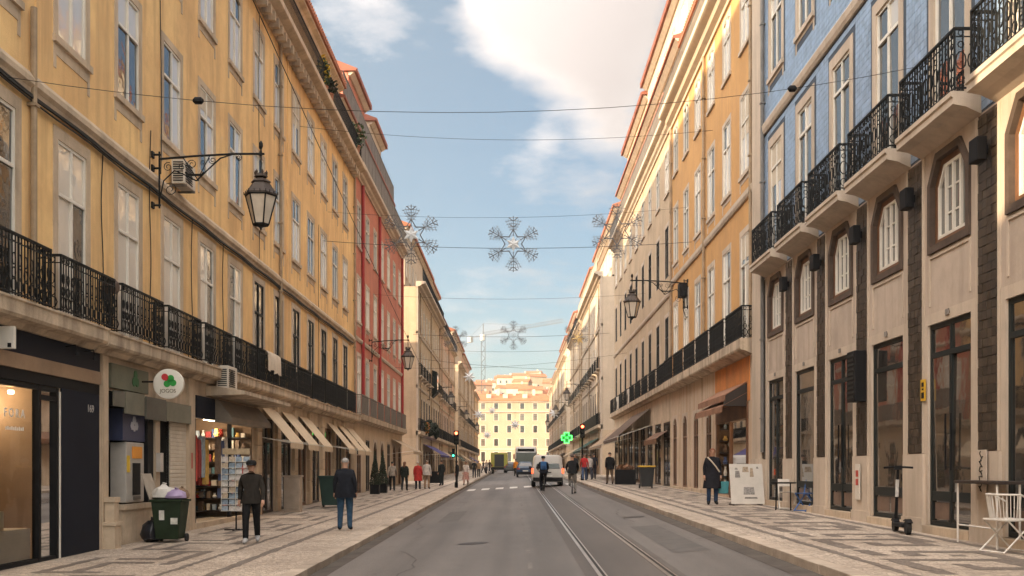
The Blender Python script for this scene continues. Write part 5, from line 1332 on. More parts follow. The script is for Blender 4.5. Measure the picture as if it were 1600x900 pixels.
wire((-8.28, 24.0, 17.4), (-7.7, 92, 9.2), .25, 'long cable running down along the left facades', .028)
wire((XL, 70, 8.6), (XR, 70, 9.6), .4, 'low wire crossing between the red building and the pale one', .014)
# ------------------------------------------------------------------ people
skinm = mat('skin', (.48, .27, .18), .6, .08, 6)
def cloth(name, c): return mat('cloth_' + name, c, .9, .3, 6, .9, 9, spec=.15)
def person(label, loc, heading, height=1.74, top=(.03, .03, .035), legs=(.02, .02, .025), shoes=(.02, .02, .02), hair=(.06, .04, .03), pose='walk', phase=1, coat=0., hat=None, long_hair=False, skirt=None, name='person', lean=0., build=1., key='', bald=False, arm=None, group=None, stride=.8):
    """one continuous skinned body; local +y is the way the figure faces"""
    t = thing(name, label, 'person', loc, heading, group); s = height / 1.76
    J = {}
    ly = lean
    J['pelvis'] = (0, 0, .95); J['waist'] = (0, ly * .3, 1.10); J['chest'] = (0, ly * .75, 1.32); J['neck'] = (0, ly + .0, 1.49); J['jaw'] = (0, ly + .03, 1.575); J['head'] = (0, ly + .035, 1.655); J['crown'] = (0, ly + .02, 1.725)
    for sg, nm in ((-1, 'l'), (1, 'r')):
        ph = phase * sg
        J['sh' + nm] = (sg * .180, ly * .9, 1.405); J['hip' + nm] = (sg * .095, 0, .90)
        if pose == 'walk':
            J['el' + nm] = (sg * .25, ly - .10 * ph - .02, 1.15); J['wr' + nm] = (sg * .26, ly - .16 * ph + .08, .91)
            J['kn' + nm] = (sg * .10, .16 * ph * stride + .06, .50 + (.02 if ph < 0 else 0)); J['an' + nm] = (sg * .095, .30 * ph * stride - (.04 if ph < 0 else 0), .085 + (.05 if ph < 0 else 0)); J['to' + nm] = (sg * .115, .30 * ph * stride + .17, .045)
        elif pose == 'stand':
            J['el' + nm] = (sg * .24, ly - .04, 1.14); J['wr' + nm] = (sg * .25, ly + .05, .90)
            J['kn' + nm] = (sg * .11, .03 + .02 * ph, .50); J['an' + nm] = (sg * .115, -.02 + .03 * ph, .085); J['to' + nm] = (sg * .145, .15 + .03 * ph, .045)
        else:  # riding
            J['el' + nm] = (sg * .27, ly + .18, 1.18); J['wr' + nm] = (sg * .25, ly + .42, 1.06)
            J['kn' + nm] = (sg * .13, .36 + .08 * ph, .62 + .13 * ph); J['an' + nm] = (sg * .11, .20 + .10 * ph, .22 + .17 * ph); J['to' + nm] = (sg * .12, .38 + .10 * ph, .18 + .17 * ph)
    if arm:
        for k_, v_ in arm.items(): J[k_] = v_
    w = build; puff = 1.12 if coat else 1.0
    Rr = dict(pelvis=(.15*w, .115*w), waist=(.145*w*puff, .115*w*puff), chest=(.17*w*puff, .125*w*puff), neck=(.06, .06), jaw=(.066, .075), head=(.080, .098), crown=(.062, .078),
              sh=(.075*puff, .075*puff), el=(.052*puff, .052*puff), wr=(.036, .036), hip=(.108*w, .112*w), kn=(.078, .080), an=(.060, .064), to=(.042, .036))
    edges = [('pelvis', 'waist'), ('waist', 'chest'), ('chest', 'neck'), ('neck', 'jaw'), ('jaw', 'head'), ('head', 'crown')]
    for nm in 'lr': edges += [('chest', 'sh' + nm), ('sh' + nm, 'el' + nm), ('el' + nm, 'wr' + nm), ('pelvis', 'hip' + nm), ('hip' + nm, 'kn' + nm), ('kn' + nm, 'an' + nm), ('an' + nm, 'to' + nm)]
    names = list(J); me = bpy.data.meshes.new('skeleton'); me.from_pydata([J[n] for n in names], [(names.index(a), names.index(b)) for a, b in edges], [])
    o = bpy.data.objects.new('skeleton', me); COL.objects.link(o)
    o.modifiers.new('skin', 'SKIN'); sub = o.modifiers.new('sub', 'SUBSURF'); sub.levels = 2
    sv = me.skin_vertices[0].data
    for i, n in enumerate(names): k_ = n if n in Rr else n[:-1]; sv[i].radius = Rr[k_]; sv[i].use_root = (n == 'pelvis')
    dg = bpy.context.evaluated_depsgraph_get(); bm_ = bpy.data.meshes.new_from_object(o.evaluated_get(dg)); bpy.data.objects.remove(o)
    body = MB(); body.v = [tuple(v.co) for v in bm_.vertices]; body.f = [tuple(p.vertices) for p in bm_.polygons]
    nbody = len(body.f); bpy.data.meshes.remove(bm_)
    # hands: palm and five fingers, slightly curled
    for sg, nm in ((-1, 'l'), (1, 'r')):
        wv, ev = Vector(J['wr' + nm]), Vector(J['el' + nm]); d = (wv - ev).normalized(); side = Vector((0, 1, 0)) if abs(d.y) < .8 else Vector((0, 0, 1)); side = (side - d * side.dot(d)).normalized(); nrm = d.cross(side)
        body.tube([wv - d * .02, wv + d * .035, wv + d * .085], [.030, .040, .032], 8)
        for q, (off, L_) in enumerate(((-.028, .062), (-.010, .075), (.009, .072), (.027, .056))):
            p = wv + d * .075 + side * off; body.tube([p, p + d * L_ * .5 - nrm * sg * .006, p + d * L_ * .9 - nrm * sg * .024], [.0095, .009, .007], 6)
        p = wv + d * .02 + side * .032; body.tube([p, p + d * .035 + side * .022, p + d * .07 + side * .022], [.011, .010, .008], 6)
    nh = len(body.f)
    # nose and ears
    hx, hy, hz = J['head']; body.tube([(hx, hy + .088, hz + .012), (hx, hy + .112, hz - .022), (hx, hy + .092, hz - .03)], [.008, .014, .010], 6)
    for sg in (-1, 1): body.tube([(sg * .078, hy - .012, hz - .03), (sg * .090, hy - .018, hz), (sg * .080, hy - .016, hz + .03)], [.010, .016, .010], 6)
    for sg in (-1, 1): body.lathe([(.0, -.006), (.012, 0), (.0, .006)], (sg * .031, hy + .088, hz + .014), 6, 'y')
    me2 = body.mesh('body', None, True)
    mats = [cloth('top' + key + label[:28], top), cloth('leg' + key + label[:28], legs), cloth('shoe' + key + label[:28], shoes), skinm, mat('hair_%.2f_%.2f' % (hair[0], hair[2]), hair, .7, .25, 20)]
    for m in mats: me2.materials.append(m)
    segs = [(a, b, 0) for a, b in edges if a in ('pelvis', 'waist', 'chest') and not b.startswith('hip') and b != 'neck'] + [('sh' + n, 'el' + n, 0) for n in 'lr'] + [('el' + n, 'wr' + n, 0) for n in 'lr'] + [('hip' + n, 'kn' + n, 1) for n in 'lr'] + [('kn' + n, 'an' + n, 1) for n in 'lr'] + [('an' + n, 'to' + n, 2) for n in 'lr'] + [('neck', 'crown', 3)]
    hv = Vector(J['head'])
    for p in me2.polygons:
        c = p.center
        if p.index >= nbody: p.material_index = 3; continue
        best = 9; mi = 0
        for a, b, k_ in segs:
            A, B = Vector(J[a]), Vector(J[b]); f = max(0, min(1, (c - A).dot(B - A) / (B - A).length_squared)); dd = (c - A.lerp(B, f)).length
            if dd < best: best, mi = dd, k_
        if mi == 3 and c.z < J['neck'][2] + .02: mi = 0
        if mi == 1 and c.z > .90: mi = 0
        if mi == 2 and c.z > .12 + min(J['anl'][2], J['anr'][2]) and pose != 'ride': mi = 1
        p.material_index = mi
    b_ = link('body', me2, t); b_.scale = (s, s, s)
    # hair as a shell over the skull, cut back at the face
    if not bald:
        h_ = MB(); n = 14
        for j in range(8):
            phi = j / 7 * (2.05 if long_hair else 1.75)
            for q in range(n):
                a = 2 * math.pi * q / n; front = max(0, math.sin(a)); ph = phi * (1 - .52 * front)
                h_.v.append((.092 * math.sin(ph) * math.cos(a), hy + .022 + .108 * math.sin(ph) * math.sin(a) - .012, hz + .0 + .098 * math.cos(ph) + .014))
        h_.f = [(j*n+q, j*n+(q+1) % n, (j+1)*n+(q+1) % n, (j+1)*n+q) for j in range(7) for q in range(n)]
        if long_hair: h_.tube([(0, hy - .05, hz + .03), (0, hy - .085, hz - .08), (0, hy - .085, hz - .2), (0, hy - .07, hz - .29)], [.07, .085, .075, .03], 10)
        ho = h_.build('hair', mats[4], t, smooth=True); ho.scale = (s, s, s)
    if hat:
        h_ = MB().lathe([(.105, .03), (.112, .06), (.105, .10), (.07, .13), (.0, .14)], (0, hy + .005, hz), 16); h_.hexa([(-.08, hy + .06, hz + .03), (.08, hy + .06, hz + .03), (.055, hy + .185, hz + .018), (-.055, hy + .185, hz + .018), (-.08, hy + .06, hz + .05), (.08, hy + .06, hz + .05), (.055, hy + .185, hz + .03), (-.055, hy + .185, hz + .03)])
        ho = h_.build('cap', cloth('cap' + label[:20], hat), t, smooth=True); ho.scale = (s, s, s)
    def skirt_mesh(z0, z1, r0, r1, m, nm):
        k_ = MB(); n = 18
        zs = [z0 + (z1 - z0) * i / 4 for i in range(5)]
        for i, z in enumerate(zs):
            r_ = r0 + (r1 - r0) * i / 4
            for q in range(n):
                a = 2 * math.pi * q / n; wv = 1 + .05 * math.sin(a * 5 + i * .4) * i / 4
                k_.v.append((r_ * 1.12 * math.cos(a) * wv, r_ * .92 * math.sin(a) * wv + ly * .3 * (1 - i / 4), z))
        k_.f = [(i*n+q, i*n+(q+1) % n, (i+1)*n+(q+1) % n, (i+1)*n+q) for i in range(4) for q in range(n)]
        k_.f.append(tuple(range(n)))
        so_ = k_.build(nm, m, t, smooth=True); so_.scale = (s, s, s)
    if coat: skirt_mesh(1.14, coat, .155 * w, .20 * w, mats[0], 'coat')
    if skirt: skirt_mesh(1.0, skirt[0], .15, .25, cloth('skirt' + label[:20], skirt[1]), 'skirt')
    return t
def foot(x, y, side): return tuple(ground_at(x, y, side))
AWAY, NEAR = 0, math.pi
pa = person('man in dark cap and dark jacket walking past the postcard rack', foot(393, 849, 'L'), R(188), 1.76, (.028, .024, .02), (.012, .012, .013), (.42, .42, .42), hat=(.02, .02, .02), phase=1, coat=.86, build=1.02)
pb = person('grey-haired man in navy coat and blue jeans seen from behind', foot(539, 829, 'L'), R(4), 1.84, (.014, .016, .022), (.035, .075, .13), (.02, .02, .02), (.32, .30, .28), 'stand', 1, coat=.80, build=1.2)
person('slim person in pale jacket by the dark topiary cones', foot(613, 767, 'L'), R(10), 1.68, (.34, .29, .24), (.02, .02, .02), hair=(.05, .04, .03), phase=-1)
person('woman with brown hair and dark jacket walking away beyond the cones', foot(632, 767, 'L'), R(-6), 1.68, (.02, .025, .02), (.02, .022, .025), hair=(.16, .07, .035), long_hair=True, phase=1, coat=.82)
person('person in a long red coat on the left pavement', foot(653, 765, 'L'), R(5), 1.68, (.42, .035, .03), (.02, .02, .03), hair=(.4, .34, .28), pose='stand', coat=.55, build=1.2)
person('person in white jacket and beige trousers beside the red coat', foot(667, 764, 'L'), R(-10), 1.76, (.52, .47, .42), (.30, .20, .13), hair=(.2, .16, .12), pose='stand', coat=.85, build=1.1)
person('person in black standing between the white jacket and the traffic light', foot(690, 759, 'L'), R(40), 1.74, (.02, .024, .024), (.02, .024, .024), pose='stand')
person('person in white blouse and rose skirt by the left traffic light', foot(728, 758, 'L'), R(170), 1.66, (.55, .48, .42), (.4, .25, .2), hair=(.12, .07, .04), long_hair=True, skirt=(.42, (.42, .22, .18)))
person('dark figure waiting right at the left traffic light pole', foot(714, 761, 'L'), R(80), 1.72, (.02, .02, .025), (.02, .02, .02), pose='stand')
person('dark-clothed walker farthest down the left pavement', foot(741, 747, 'L'), 0, 1.74, (.03, .03, .03), (.03, .03, .04)); person('walker in tan jacket far down the left pavement', foot(748, 746, 'L'), 0, 1.7, (.34, .2, .1), (.03, .03, .03), phase=-1)
for k, (x, y, c) in enumerate(((755, 741, (.05, .05, .06)), (760, 742, (.3, .24, .2)), (765, 741, (.05, .045, .04)))):
    person(('dark', 'pale', 'brown-black')[k] + '-dressed pedestrian crossing at the far left corner', tuple(ground_at(x, y, 'road')), R(-70 + 60 * k), 1.72, c, (.03, .03, .04), phase=1 - 2 * (k % 2))
wo_ = person('woman with red-brown hair and long dark coat on the right pavement', foot(1113, 789, 'R'), R(176), 1.68, (.016, .016, .02), (.025, .045, .09), (.02, .02, .02), (.22, .075, .035), 'stand', 1, coat=.52, build=1.25, long_hair=True)
person('man in black jacket and brown trousers on the right pavement', foot(953, 757, 'R'), R(8), 1.74, (.014, .014, .015), (.12, .085, .06), pose='walk', phase=-1, coat=.84, build=1.12)
person('person in red jacket and jeans by the right traffic light', foot(913, 751, 'R'), R(-5), 1.7, (.42, .03, .03), (.06, .09, .16), pose='walk'); person('person in white top by the right traffic light', foot(921, 750, 'R'), R(10), 1.68, (.55, .5, .46), (.05, .05, .06), phase=-1)
person('dark walker close to the whitish corner building', foot(928, 749, 'R'), R(0), 1.76, (.025, .025, .03), (.04, .04, .05)); person('dark walker farthest down the right pavement', foot(898, 745, 'R'), R(180), 1.74, (.03, .03, .03), (.03, .03, .03))
# shoulder strap, bags
t = thing('shopping_bag', 'turquoise bag carried by the woman in the long dark coat', 'bag', tuple(Vector(wo_.location) + Vector((.33, .03, .34)))); MB().hexa([(-.14, -.06, 0), (.14, -.06, 0), (.14, .06, 0), (-.14, .06, 0), (-.17, -.05, .36), (.17, -.05, .36), (.17, .05, .36), (-.17, .05, .36)]).build('bag_body', mat('bag_teal', (.05, .22, .24), .6, .2, 6), t, bevel=.02); MB().tube([(-.1, 0, .36), (-.06, 0, .50), (.06, 0, .50), (.1, 0, .36)], .01, 5).build('handle', mat('bag_handle', (.03, .06, .07), .6, .1, 6), t)
st = MB().tube([(-.16, -.135, 1.42), (-.05, -.19, 1.30), (.08, -.20, 1.14), (.19, -.17, .98)], .022, 5); so_ = st.build('bag_strap', mat('strap_pale', (.5, .42, .33), .8, .1, 6), wo_); so_.rotation_euler = (0, 0, math.pi)

# ------------------------------------------------------------------ riders
tyre = mat('tyre', (.018, .018, .018), .85, .1, 10); chrome = mat('chrome', (.5, .5, .5), .3, .1, 5, metal=.9)
def wheel(par, name, c, r_, w, ax='x', spokes=0, rim=chrome):
    o = MB().lathe([(r_ * .78, -w/2), (r_ * .95, -w/2), (r_, -w * .3), (r_, w * .3), (r_ * .95, w/2), (r_ * .78, w/2)], n=22, ax=ax).build(name, tyre, par, c, smooth=True)
    if spokes:
        m_ = MB()
        for k in range(spokes):
            a = 2 * math.pi * k / spokes; p = (0, r_ * .8 * math.cos(a), r_ * .8 * math.sin(a)); m_.tube([(0, 0, 0), p], .004, 3)
        m_.tube([(0, r_ * .8 * math.cos(2*math.pi*k/20), r_ * .8 * math.sin(2*math.pi*k/20)) for k in range(20)], .012, 4, closed=True); m_.build('rim', rim, o)
    else: MB().lathe([(r_ * .2, -w * .42), (r_ * .78, -w * .36), (r_ * .78, w * .36), (r_ * .2, w * .42)], n=16, ax=ax).build('rim', rim, o)
    return o
def open_wheel(par, c, r_):
    o = MB().tube([(0, r_ * math.cos(2*math.pi*k/24), r_ * math.sin(2*math.pi*k/24)) for k in range(24)], .022, 6, closed=True).build('wheel', tyre, par, c, smooth=True)
    m_ = MB()
    for k in range(14): a = 2 * math.pi * k / 14; m_.tube([(0, 0, 0), (0, r_ * math.cos(a), r_ * math.sin(a))], .003, 3)
    m_.lathe([(.02, -.04), (.02, .04)], ax='x', n=8); m_.build('spokes', chrome, o); return o
def bicycle(label, loc, rot, m):
    t = thing('bicycle', label, 'bicycle', loc, rot)
    open_wheel(t, (0, -.52, .34), .34); open_wheel(t, (0, .54, .34), .34)
    f = MB().tube([(0, -.52, .34), (0, -.05, .30), (0, -.18, .78), (0, .36, .80), (0, -.05, .30)], .02, 6).tube([(0, -.52, .34), (0, -.18, .72)], .014, 6).tube([(0, .54, .34), (0, .38, .74), (0, .34, .98)], .02, 6); f.build('frame', m, t)
    MB().tube([(-.28, .30, 1.02), (-.1, .38, 1.02), (.1, .38, 1.02), (.28, .30, 1.02)], .014, 6).build('handlebar', black, t)
    MB().hexa([(-.08, -.33, .86), (.08, -.33, .86), (.025, -.06, .86), (-.025, -.06, .86), (-.09, -.34, .91), (.09, -.34, .91), (.03, -.05, .90), (-.03, -.05, .90)]).build('saddle', black, t)
    MB().tube([(0, -.18, .78), (0, -.2, .87)], .014, 6).build('seat_post', chrome, t)
    MB().tube([(-.16, -.05 + .12, .42), (-.06, -.05, .30), (.06, -.05, .30), (.16, -.05 - .12, .18)], .012, 5).build('pedals', black, t); return t
p1 = Vector(foot(849, 767, 'road')); bicycle('bicycle ridden by the cyclist with the blue backpack', tuple(p1), R(2), black)
r1 = person('cyclist in dark hooded jacket with a blue backpack behind the van', tuple(p1 + Vector((0, -.18, .02))), R(2), 1.76, (.016, .018, .025), (.02, .02, .024), pose='ride', lean=.16, coat=.93, hat=(.02, .02, .025), build=1.05)
t = thing('backpack', 'blue backpack worn by the cyclist behind the van', 'backpack', tuple(p1 + Vector((0, -.20, 1.10))), R(2)); MB().box(-.15, .15, -.16, .02, 0, .42).build('pack', mat('pack_blue', (.02, .10, .26), .7, .2, 6), t, bevel=.05); MB().box(-.10, .10, -.20, -.16, .05, .22).build('pocket', mat('pack_blue_dark', (.015, .06, .16), .7, .2, 6), t, bevel=.02)
p2 = Vector(foot(894, 771, 'road')); bicycle('bicycle with a pale rear rack ridden at the right kerb', tuple(p2), R(-3), greyrail)
person('cyclist in black jacket riding close to the right kerb', tuple(p2 + Vector((0, -.18, .02))), R(-3), 1.74, (.014, .015, .017), (.28, .26, .24), pose='ride', lean=.12, coat=.92, build=1.1, phase=-1)
# ------------------------------------------------------------------ vehicles
def paintm(name, c, rough=.35): return mat('paint_' + name, c, rough, .05, 2, coat=.5)
carglass = mat('car_glass', (.02, .022, .024), .06, 0, spec=.8)
tail = mat('tail_lit', (.55, .03, .015), .3, 0, emit=((1, .10, .03), .6)); tail_off = mat('tail_red', (.30, .02, .015), .3, .1, 6); platem = mat('number_plate', (.62, .60, .55), .5, .05, 6)
def loft(mb, rings):
    n = len(rings[0]); i0 = len(mb.v)
    for r_ in rings: mb.v += r_
    for j in range(len(rings) - 1):
        for q in range(n): mb.f.append((i0 + j*n + q, i0 + j*n + (q+1) % n, i0 + (j+1)*n + (q+1) % n, i0 + (j+1)*n + q))
    mb.f.append(tuple(i0 + q for q in reversed(range(n)))); mb.f.append(tuple(i0 + (len(rings)-1)*n + q for q in range(n))); return mb
def section(y, w, z0, z1, belt, tum, rnd_=.1):
    half = [(w*.42, z0), (w*.49, z0 + .08), (w*.5, z0 + .22), (w*.5, belt), (w*.5 - tum * .75, z1 - rnd_ * 1.2), (w*.5 - tum - rnd_ * .5, z1 - rnd_ * .3), (w*.5 - tum - rnd_ * 1.6, z1)]
    return [(x, y, z) for x, z in half] + [(-x, y, z) for x, z in reversed(half)]
def vehicle(name, label, cat, loc, rot, secs, m):
    t = thing(name, label, cat, loc, rot); loft(MB(), [section(*s_) for s_ in secs]).build('body', m, t, smooth=True); return t
vp = Vector(foot(856, 761, 'road'))
van = vehicle('van', 'silver-white van seen from behind, braking in the right lane', 'van', tuple(vp), 0, [(0, 1.70, .36, 1.72, 1.0, .13), (.05, 1.80, .30, 1.84, 1.02, .14), (1.2, 1.82, .28, 1.88, 1.02, .14), (2.7, 1.82, .28, 1.86, 1.02, .16), (3.1, 1.80, .28, 1.72, 1.02, .2), (3.65, 1.78, .28, 1.2, 1.0, .1), (4.25, 1.7, .28, 1.02, .9, .1), (4.4, 1.5, .32, .8, .7, .1)], paintm('van', (.46, .43, .39)))
MB().hexa([(-.70, -.012, 1.06), (.70, -.012, 1.06), (.70, .04, 1.06), (-.70, .04, 1.06), (-.60, .012, 1.66), (.60, .012, 1.66), (.60, .06, 1.66), (-.60, .06, 1.66)]).build('rear_window', carglass, van, bevel=.02)
MB().box(-.012, .012, -.02, .01, .55, 1.05).build('door_seam', black, van); MB().tube([(-.5, -.03, 1.1), (0, -.035, 1.3)], .012, 5).build('wiper', black, van)
for sg in (-1, 1):
    lt = MB().box(sg * .885 - .07, sg * .885 + .05, -.02, .08, .78, 1.08).build('tail_light', tail, van, bevel=.02)
    wheel(van, 'wheel', (sg * .80, .75, .31), .31, .2); wheel(van, 'wheel', (sg * .80, 3.5, .31), .31, .2)
    MB().hexa([(sg * .9, 3.0, 1.02), (sg * 1.06, 3.0, 1.05), (sg * 1.06, 3.12, 1.05), (sg * .9, 3.12, 1.02), (sg * .9, 3.0, 1.2), (sg * 1.06, 3.0, 1.22), (sg * 1.06, 3.12, 1.22), (sg * .9, 3.12, 1.2)]).build('wing_mirror', black, van)
MB().box(-.86, .86, -.09, .1, .34, .56).build('rear_bumper', black, van, bevel=.04); MB().box(-.26, .26, -.10, -.088, .60, .71).build('number_plate', platem, van); MB().box(-.2, .2, -.03, .02, .82, .88).build('door_handle', black, van)
bp_ = Vector(foot(822, 740.5, 'road'))
bus = thing('bus', 'grey and white bus facing the camera behind the van', 'bus', (bp_.x, bp_.y, bp_.z), 0)
bm_ = MB(); loft(bm_, [section(0, 2.45, .35, 2.95, 1.2, .10), section(.12, 2.52, .3, 3.1, 1.2, .08), section(9.6, 2.52, .3, 3.1, 1.2, .08)]); bm_.build('body', paintm('bus', (.42, .40, .37)), bus, smooth=True)
MB().box(-1.12, 1.12, -.03, .05, 1.22, 2.45).build('windscreen', carglass, bus, bevel=.05); MB().box(-.95, .95, -.02, .1, 2.56, 2.86).build('destination_board', black, bus); MB().box(-1.2, 1.2, -.05, .05, .38, .75).build('bumper', greyrail, bus, bevel=.04)
for sg in (-1, 1):
    MB().box(sg * .95 - .16, sg * .95 + .16, -.035, .05, .82, 1.0).build('headlight', mat('headlight', (.7, .68, .6), .2, 0, spec=.8), bus, bevel=.03); MB().box(sg * 1.38 - .09, sg * 1.38 + .09, -.2, -.08, 1.7, 2.25).build('wing_mirror', mat('mirror_red', (.22, .05, .03), .5, .1, 4), bus, bevel=.03)
    wheel(bus, 'wheel', (sg * 1.08, 2.2, .46), .46, .28); wheel(bus, 'wheel', (sg * 1.08, 7.6, .46), .46, .28)
    for q in range(5): MB().box(sg * 1.262 - .01, sg * 1.262 + .01, .8 + q * 1.7, 2.3 + q * 1.7, 1.35, 2.4).build('side_window', carglass, bus)
MB().box(-.012, .012, -.045, -.03, 1.2, 2.46).build('windscreen_bar', black, bus)
cp = Vector(foot(821, 745.5, 'road'))
car = vehicle('car', 'dark blue car between the van and the bus', 'car', tuple(cp), 0, [(0, 1.5, .42, .88, .7, .1), (.1, 1.68, .28, .95, .75, .1), (.5, 1.72, .24, 1.0, .8, .1), (1.0, 1.72, .24, 1.40, .9, .26), (2.3, 1.72, .24, 1.46, .9, .26), (3.0, 1.72, .24, 1.0, .85, .12), (3.9, 1.66, .26, .85, .7, .1), (4.1, 1.4, .34, .7, .6, .08)], paintm('car_blue', (.02, .05, .10)))
MB().hexa([(-.62, .46, 1.0), (.62, .46, 1.0), (.62, .54, .98), (-.62, .54, .98), (-.5, .93, 1.36), (.5, .93, 1.36), (.5, 1.0, 1.34), (-.5, 1.0, 1.34)]).build('rear_window', carglass, car)
for sg in (-1, 1):
    MB().box(sg * .66 - .14, sg * .66 + .14, -.01, .06, .70, .86).build('tail_light', tail_off, car, bevel=.02); wheel(car, 'wheel', (sg * .75, .8, .3), .3, .19); wheel(car, 'wheel', (sg * .75, 3.3, .3), .3, .19)
MB().box(-.26, .26, -.02, .02, .54, .65).build('number_plate', platem, car); MB().box(-.75, .75, -.05, .08, .3, .48).build('rear_bumper', black, car, bevel=.03)
ap = Vector(foot(780, 740, 'road'))
amb = thing('service_truck', 'yellow-green service truck with dark rear doors at the far left kerb', 'truck', tuple(ap), 0)
MB().box(-1.1, 1.1, 0, 4.2, .55, 2.75).build('box_body', paintm('lime', (.33, .30, .03)), amb, bevel=.08); MB().box(-.62, .62, -.02, .02, .9, 2.5).build('rear_door', mat('truck_dark', (.03, .03, .028), .5, .1, 4), amb); MB().box(-1.12, 1.12, -.06, .02, .5, .86).build('rear_bumper', black, amb)
loft(MB(), [section(4.25, 2.1, .5, 2.4, 1.3, .1), section(5.2, 2.1, .5, 2.3, 1.3, .15), section(5.9, 2.0, .5, 1.4, 1.2, .1)]).build('cab', paintm('lime', (.33, .30, .03)), amb, smooth=True)
for sg in (-1, 1):
    MB().box(sg * .95 - .09, sg * .95 + .09, -.03, .02, .95, 1.2).build('tail_light', tail_off, amb); wheel(amb, 'wheel', (sg * .92, .9, .42), .42, .25); wheel(amb, 'wheel', (sg * .92, 5.0, .42), .42, .25)
dp = Vector(foot(797, 739, 'road')); dc = vehicle('car', 'small dark car in the distance beside the service truck', 'car', tuple(dp), 0, [(0, 1.5, .42, .88, .7, .1), (.4, 1.72, .24, 1.0, .8, .1), (1.0, 1.72, .24, 1.42, .9, .26), (2.3, 1.72, .24, 1.46, .9, .26), (3.0, 1.72, .24, 1.0, .85, .12), (4.0, 1.5, .3, .8, .7, .1)], paintm('car_dark', (.03, .03, .032)))
MB().hexa([(-.62, .42, 1.0), (.62, .42, 1.0), (.62, .5, .98), (-.62, .5, .98), (-.5, .93, 1.38), (.5, .93, 1.38), (.5, 1.0, 1.36), (-.5, 1.0, 1.36)]).build('rear_window', carglass, dc)
for sg in (-1, 1): MB().box(sg * .66 - .12, sg * .66 + .12, -.01, .06, .70, .86).build('tail_light', tail_off, dc); wheel(dc, 'wheel', (sg * .75, .8, .3), .3, .19); wheel(dc, 'wheel', (sg * .75, 3.2, .3), .3, .19)
person('rider in orange jacket beside the bus', tuple(ground_at(806, 744, 'road')), R(0), 1.72, (.60, .20, .02), (.03, .03, .03), pose='stand', hat=(.03, .03, .03), coat=.85, build=1.2)

# ------------------------------------------------------------------ traffic lights, pharmacy cross
redlit = mat('signal_red', (.6, .02, .01), .4, 0, emit=((1, .08, .03), 3.5)); lens_off = mat('signal_dark', (.03, .03, .02), .3, 0); greenlit = mat('signal_green', (.02, .4, .2), .4, 0, emit=((.05, 1, .45), 1.5))
def signal(label, loc, low=False):
    t = thing('traffic_light', label, 'traffic light', loc)
    MB().tube([(0, 0, -.1), (0, 0, 2.75)], .055, 8).lathe([(.11, 0), (.11, .3), (.06, .4)], n=10).build('pole', black, t)
    MB().box(-.15, .15, -.13, .10, 2.75, 3.65).build('housing', black, t, bevel=.03)
    for k, m in enumerate((lens_off, lens_off, redlit)):
        MB().lathe([(.095, 0), (.07, -.03), (0, -.04)], (0, -.131, 2.90 + k * .29), 14, 'y').build('lens', m, t)
        MB().extrude([(.11 * math.cos(a), .11 * math.sin(a)) for a in [math.pi * i / 8 for i in range(9)]] + [(.10 * math.cos(a), .10 * math.sin(a)) for a in [math.pi * (8 - i) / 8 for i in range(9)]], 'y', -.26, -.131).build('visor', black, t, (0, 0, 2.90 + k * .29))
    if low:
        MB().box(-.28, -.10, -.10, .08, 1.9, 2.5).build('pedestrian_signal', black, t, bevel=.02); MB().lathe([(.06, 0), (.05, -.02), (0, -.025)], (-.19, -.101, 2.05), 12, 'y').build('pedestrian_lens', greenlit, t)
    return t
signal('traffic light showing red on the left pavement edge', tuple(foot(713, 762, 'L')), True); signal('traffic light showing red on the right pavement edge', tuple(Vector((KR + .42, 66.5, gz(KR + .42, 66.5)))))
t = thing('pharmacy_cross', 'glowing green pharmacy cross on the right row', 'sign', (6.0, 121, CZ + (VY - 684) / F * 121))
cg = mat('cross_green', (.02, .25, .03), .4, 0, emit=((.06, 1.0, .10), 1.0)); cd = mat('cross_dark_green', (.01, .06, .015), .4, 0, emit=((.02, .5, .05), .12))
def cross_poly(a, b): return [(-b, -a), (b, -a), (b, -b), (a, -b), (a, b), (b, b), (b, a), (-b, a), (-b, b), (-a, b), (-a, -b), (-b, -b)]
MB().extrude(cross_poly(.60, .26), 'y', -.08, .08).build('panel', cd, t)
o_, i_ = cross_poly(.65, .31), cross_poly(.54, .20); rm = MB()
for k in range(12):
    a, b, c, d = o_[k], o_[(k+1) % 12], i_[(k+1) % 12], i_[k]; rm.hexa([(a[0], -.12, a[1]), (b[0], -.12, b[1]), (c[0], -.12, c[1]), (d[0], -.12, d[1]), (a[0], -.082, a[1]), (b[0], -.082, b[1]), (c[0], -.082, c[1]), (d[0], -.082, d[1])])
rm.build('rim_light', cg, t); o = link('lettering', text_mesh('AB', .36, cg), t, (0, -.10, 0)); o.rotation_euler = (R(90), 0, 0); MB().tube([(.68, 0, 0), (1.6, 0, 0)], .04, 6).build('arm', black, t)
# round lottery sign
sp = px(264, 600, Y=22.6); t = thing('round_sign', 'round white shop sign with red and green clover over the cash machine', 'sign', (sp.x, 22.6, sp.z))
MB().lathe([(.30, -.06), (.33, -.05), (.33, .05), (.30, .06)], n=28, ax='y').build('sign_disc', mat('sign_white_round', (.70, .66, .58), .5, .05, 3), t, smooth=True)  # plain off-white disc, does not glow
cgm = mat('clover_green', (.03, .30, .05), .5, .05, 4); crm = mat('clover_red', (.52, .03, .04), .5, .05, 4)
for (dx, dz, m) in ((-.07, .15, crm), (.06, .12, cgm), (.11, .02, cgm), (-.02, .0, cgm)): MB().lathe([(.075, 0), (.075, .008)], (dx, -.070, dz), 14, 'y').lathe([(.05, 0), (.05, .008)], (dx * .5, -.072, dz * .6 + .02), 12, 'y').build('clover_leaf', m, t)
o = link('lettering', text_mesh('JOGOS', .115, mat('sign_letter_brown', (.18, .14, .08), .6, 0)), t, (0, -.068, -.16)); o.rotation_euler = (R(90), 0, 0)
